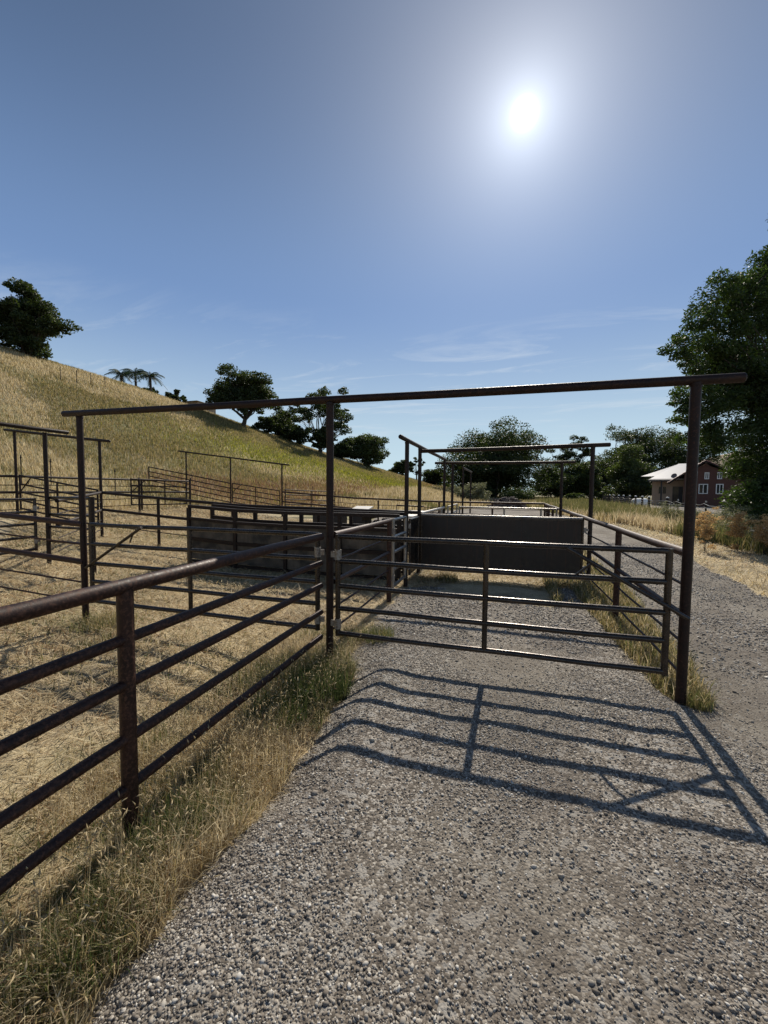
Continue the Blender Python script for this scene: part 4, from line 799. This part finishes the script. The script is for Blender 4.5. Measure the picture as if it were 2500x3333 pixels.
# big near tree at the right : hand laid clumps (x, y, z, rx, ry, rz) relative to the trunk
BX, BY = P3(2640, 17.5)
rb = np.random.default_rng(44); cl_ = []
for px, py, d, s in [(2205, 1140, 15.5, .75), (2262, 1060, 15.8, .75), (2300, 985, 16.2, 1.0), (2235, 1200, 15.4, .5), (2290, 1130, 16.5, 1.2), (2370, 1060, 16.5, 1.3), (2400, 960, 17, 1.2), (2460, 1000, 17.5, 1.4), (2480, 900, 17.5, 1.1), (2350, 1200, 16.5, 1.3), (2440, 1150, 17, 1.5),
    (2250, 1290, 15.8, .95), (2235, 1360, 15.6, .7), (2310, 1330, 16.2, 1.1), (2400, 1290, 17, 1.4), (2480, 1300, 16.5, 1.5), (2300, 1430, 16.0, .8), (2370, 1420, 16.5, 1.1), (2470, 1410, 17, 1.2), (2500, 1500, 17, 1.5), (2485, 1530, 16.5, 1.0), 
    (2410, 1625, 16, .85), (2470, 1595, 16.5, 1.0), (2500, 1640, 16.5, 1.2), (2490, 1690, 15.8, .8), (2345, 1250, 17.5, 1.6), (2440, 1250, 18, 1.9), (2500, 1450, 18, 1.5), (2555, 1100, 18, 2.0), (2560, 1300, 18.5, 2.2), (2560, 1500, 18, 2.0), (2530, 800, 18, 1.0), (2515, 720, 18, .8), (2500, 700, 17.6, .45), (2498, 820, 17.6, .5), (2488, 900, 17.4, .6), (2620, 900, 19, 2.2), (2650, 700, 19, 1.8), (2750, 1000, 19, 2.4), (2750, 1300, 19, 2.4), (2800, 1550, 19, 2.0), (2440, 1665, 15.5, .7), (2355, 950, 16.3, .6), (2495, 760, 17.8, .45), (2492, 860, 17.6, .5), (2215, 1430, 15.8, .35), (2195, 1310, 15.6, .4)]:
    cx, cy = P3(px, d); cz = 1.7+(1604-py)/1320*d; cl_.append((cx-BX, cy-BY, cz, s*.85, s*.95, s*.7))
tree('large_tree', 'large drooping leafy tree at the right edge, nearest tree', BX, BY, 12.5, 12, 210000, .135, PEPPER, 0, .34, len(cl_), 45, .2, clumps=cl_, twig=2, droop=.45, aspect=.38)
# distant woods closing the horizon
rng = np.random.default_rng(77); C = []; Rr = []
for px in range(1290, 2620, 14):
    D = rng.uniform(108, 125); x, y = P3(px+rng.uniform(-6, 6), D); hh = rng.uniform(3.5, 7.0)*(1.0 if px > 1480 else .72); C.append((x, y, hh*.45)); Rr.append((rng.uniform(2.2, 3.6), rng.uniform(2, 3), hh*.55))
V, F, t_ = leaves(np.array(C), np.array(Rr), 30000, .42, .7, .3)
tag(link('distant_woods', npmesh('distant_woods', V, F, dict(tint=t_)), OAK), 'dark line of distant trees closing the horizon behind the meadow', 'woods', kind='stuff')
# T posts on the ridge and in the grass
for i, (px, D, lb) in enumerate([(210, 40.0, 'thin fence post on the crest, closest to the oak'), (262, 41.5, 'thin fence post on the crest, second from the oak'), (307, 43, 'thin fence post on the crest, third from the oak'), (352, 44.5, 'thin fence post on the crest, nearest the palms'), (72, 16.5, 'thin post in the grass behind the left frames, leftmost'), (168, 17.2, 'thin post in the grass behind the left frames, middle'), (376, 18.3, 'thin post in the grass left of the small open gate')]):
    x, y = P3(px, D); z = float(gh(x, y)); o = empty('wire_fence_post', (x, y, z), lb, 'post', 'thin posts of the wire fence'); rr_ = .03 if D > 30 else .018
    MB().tube([(x, y, z-.3), (x, y, z+1.35)], rr_, 6).build('post', DARK, o, True); MB().box((x-.03, y-.02, z+1.2), (x+.03, y+.02, z+1.26)).build('clip', DARK, o)
# far tan hill behind the house and the roof behind the ridge
gx2 = np.linspace(0, 1, 40); V = []; rngh = np.random.default_rng(3)
hx, hy = P3(2420, 190)
Xh, Yh = np.meshgrid(np.linspace(-70, 70, 50), np.linspace(-45, 45, 30), indexing='ij'); Zh = 22*np.exp(-(Xh/38)**2-(Yh/24)**2)-1+1.2*(fb(Xh+90, Yh+90, 12, 7)-.5)
I2 = np.arange(1500).reshape(50, 30); F = np.stack([I2[:-1, :-1], I2[1:, :-1], I2[1:, 1:], I2[:-1, 1:]], -1).reshape(-1, 4)
tag(link('hill', npmesh('hill', np.stack([Xh.ravel()+hx, Yh.ravel()+hy, Zh.ravel()], -1), F), flat('far_dry_grass', (.36, .27, .17), .95, 0, .2, .3), None, True), kind='structure')
x, y = P3(628, 80); zr = 1.7+(1590-1312)/1320*80
o = empty('house', (x, y, zr-3), 'low pale roof of a house just behind the hill crest', 'house')
MB().box((x-3.2, y-2, zr-4), (x+3.2, y+3, zr-.5)).build('wall', STUCCO, o); MB().add([(x-3.6, y-2.6, zr-.52), (x+3.6, y-2.6, zr-.52), (x+3.6, y+3.4, zr-.52), (x-3.6, y+3.4, zr-.52), (x-1.2, y, zr+.15), (x+1.4, y, zr+.15)], [(0, 1, 5, 4), (1, 2, 5), (2, 3, 4, 5), (3, 0, 4), (3, 2, 1, 0)]).build('roof', flat('beige_roof', (.34, .30, .22), .8), o)
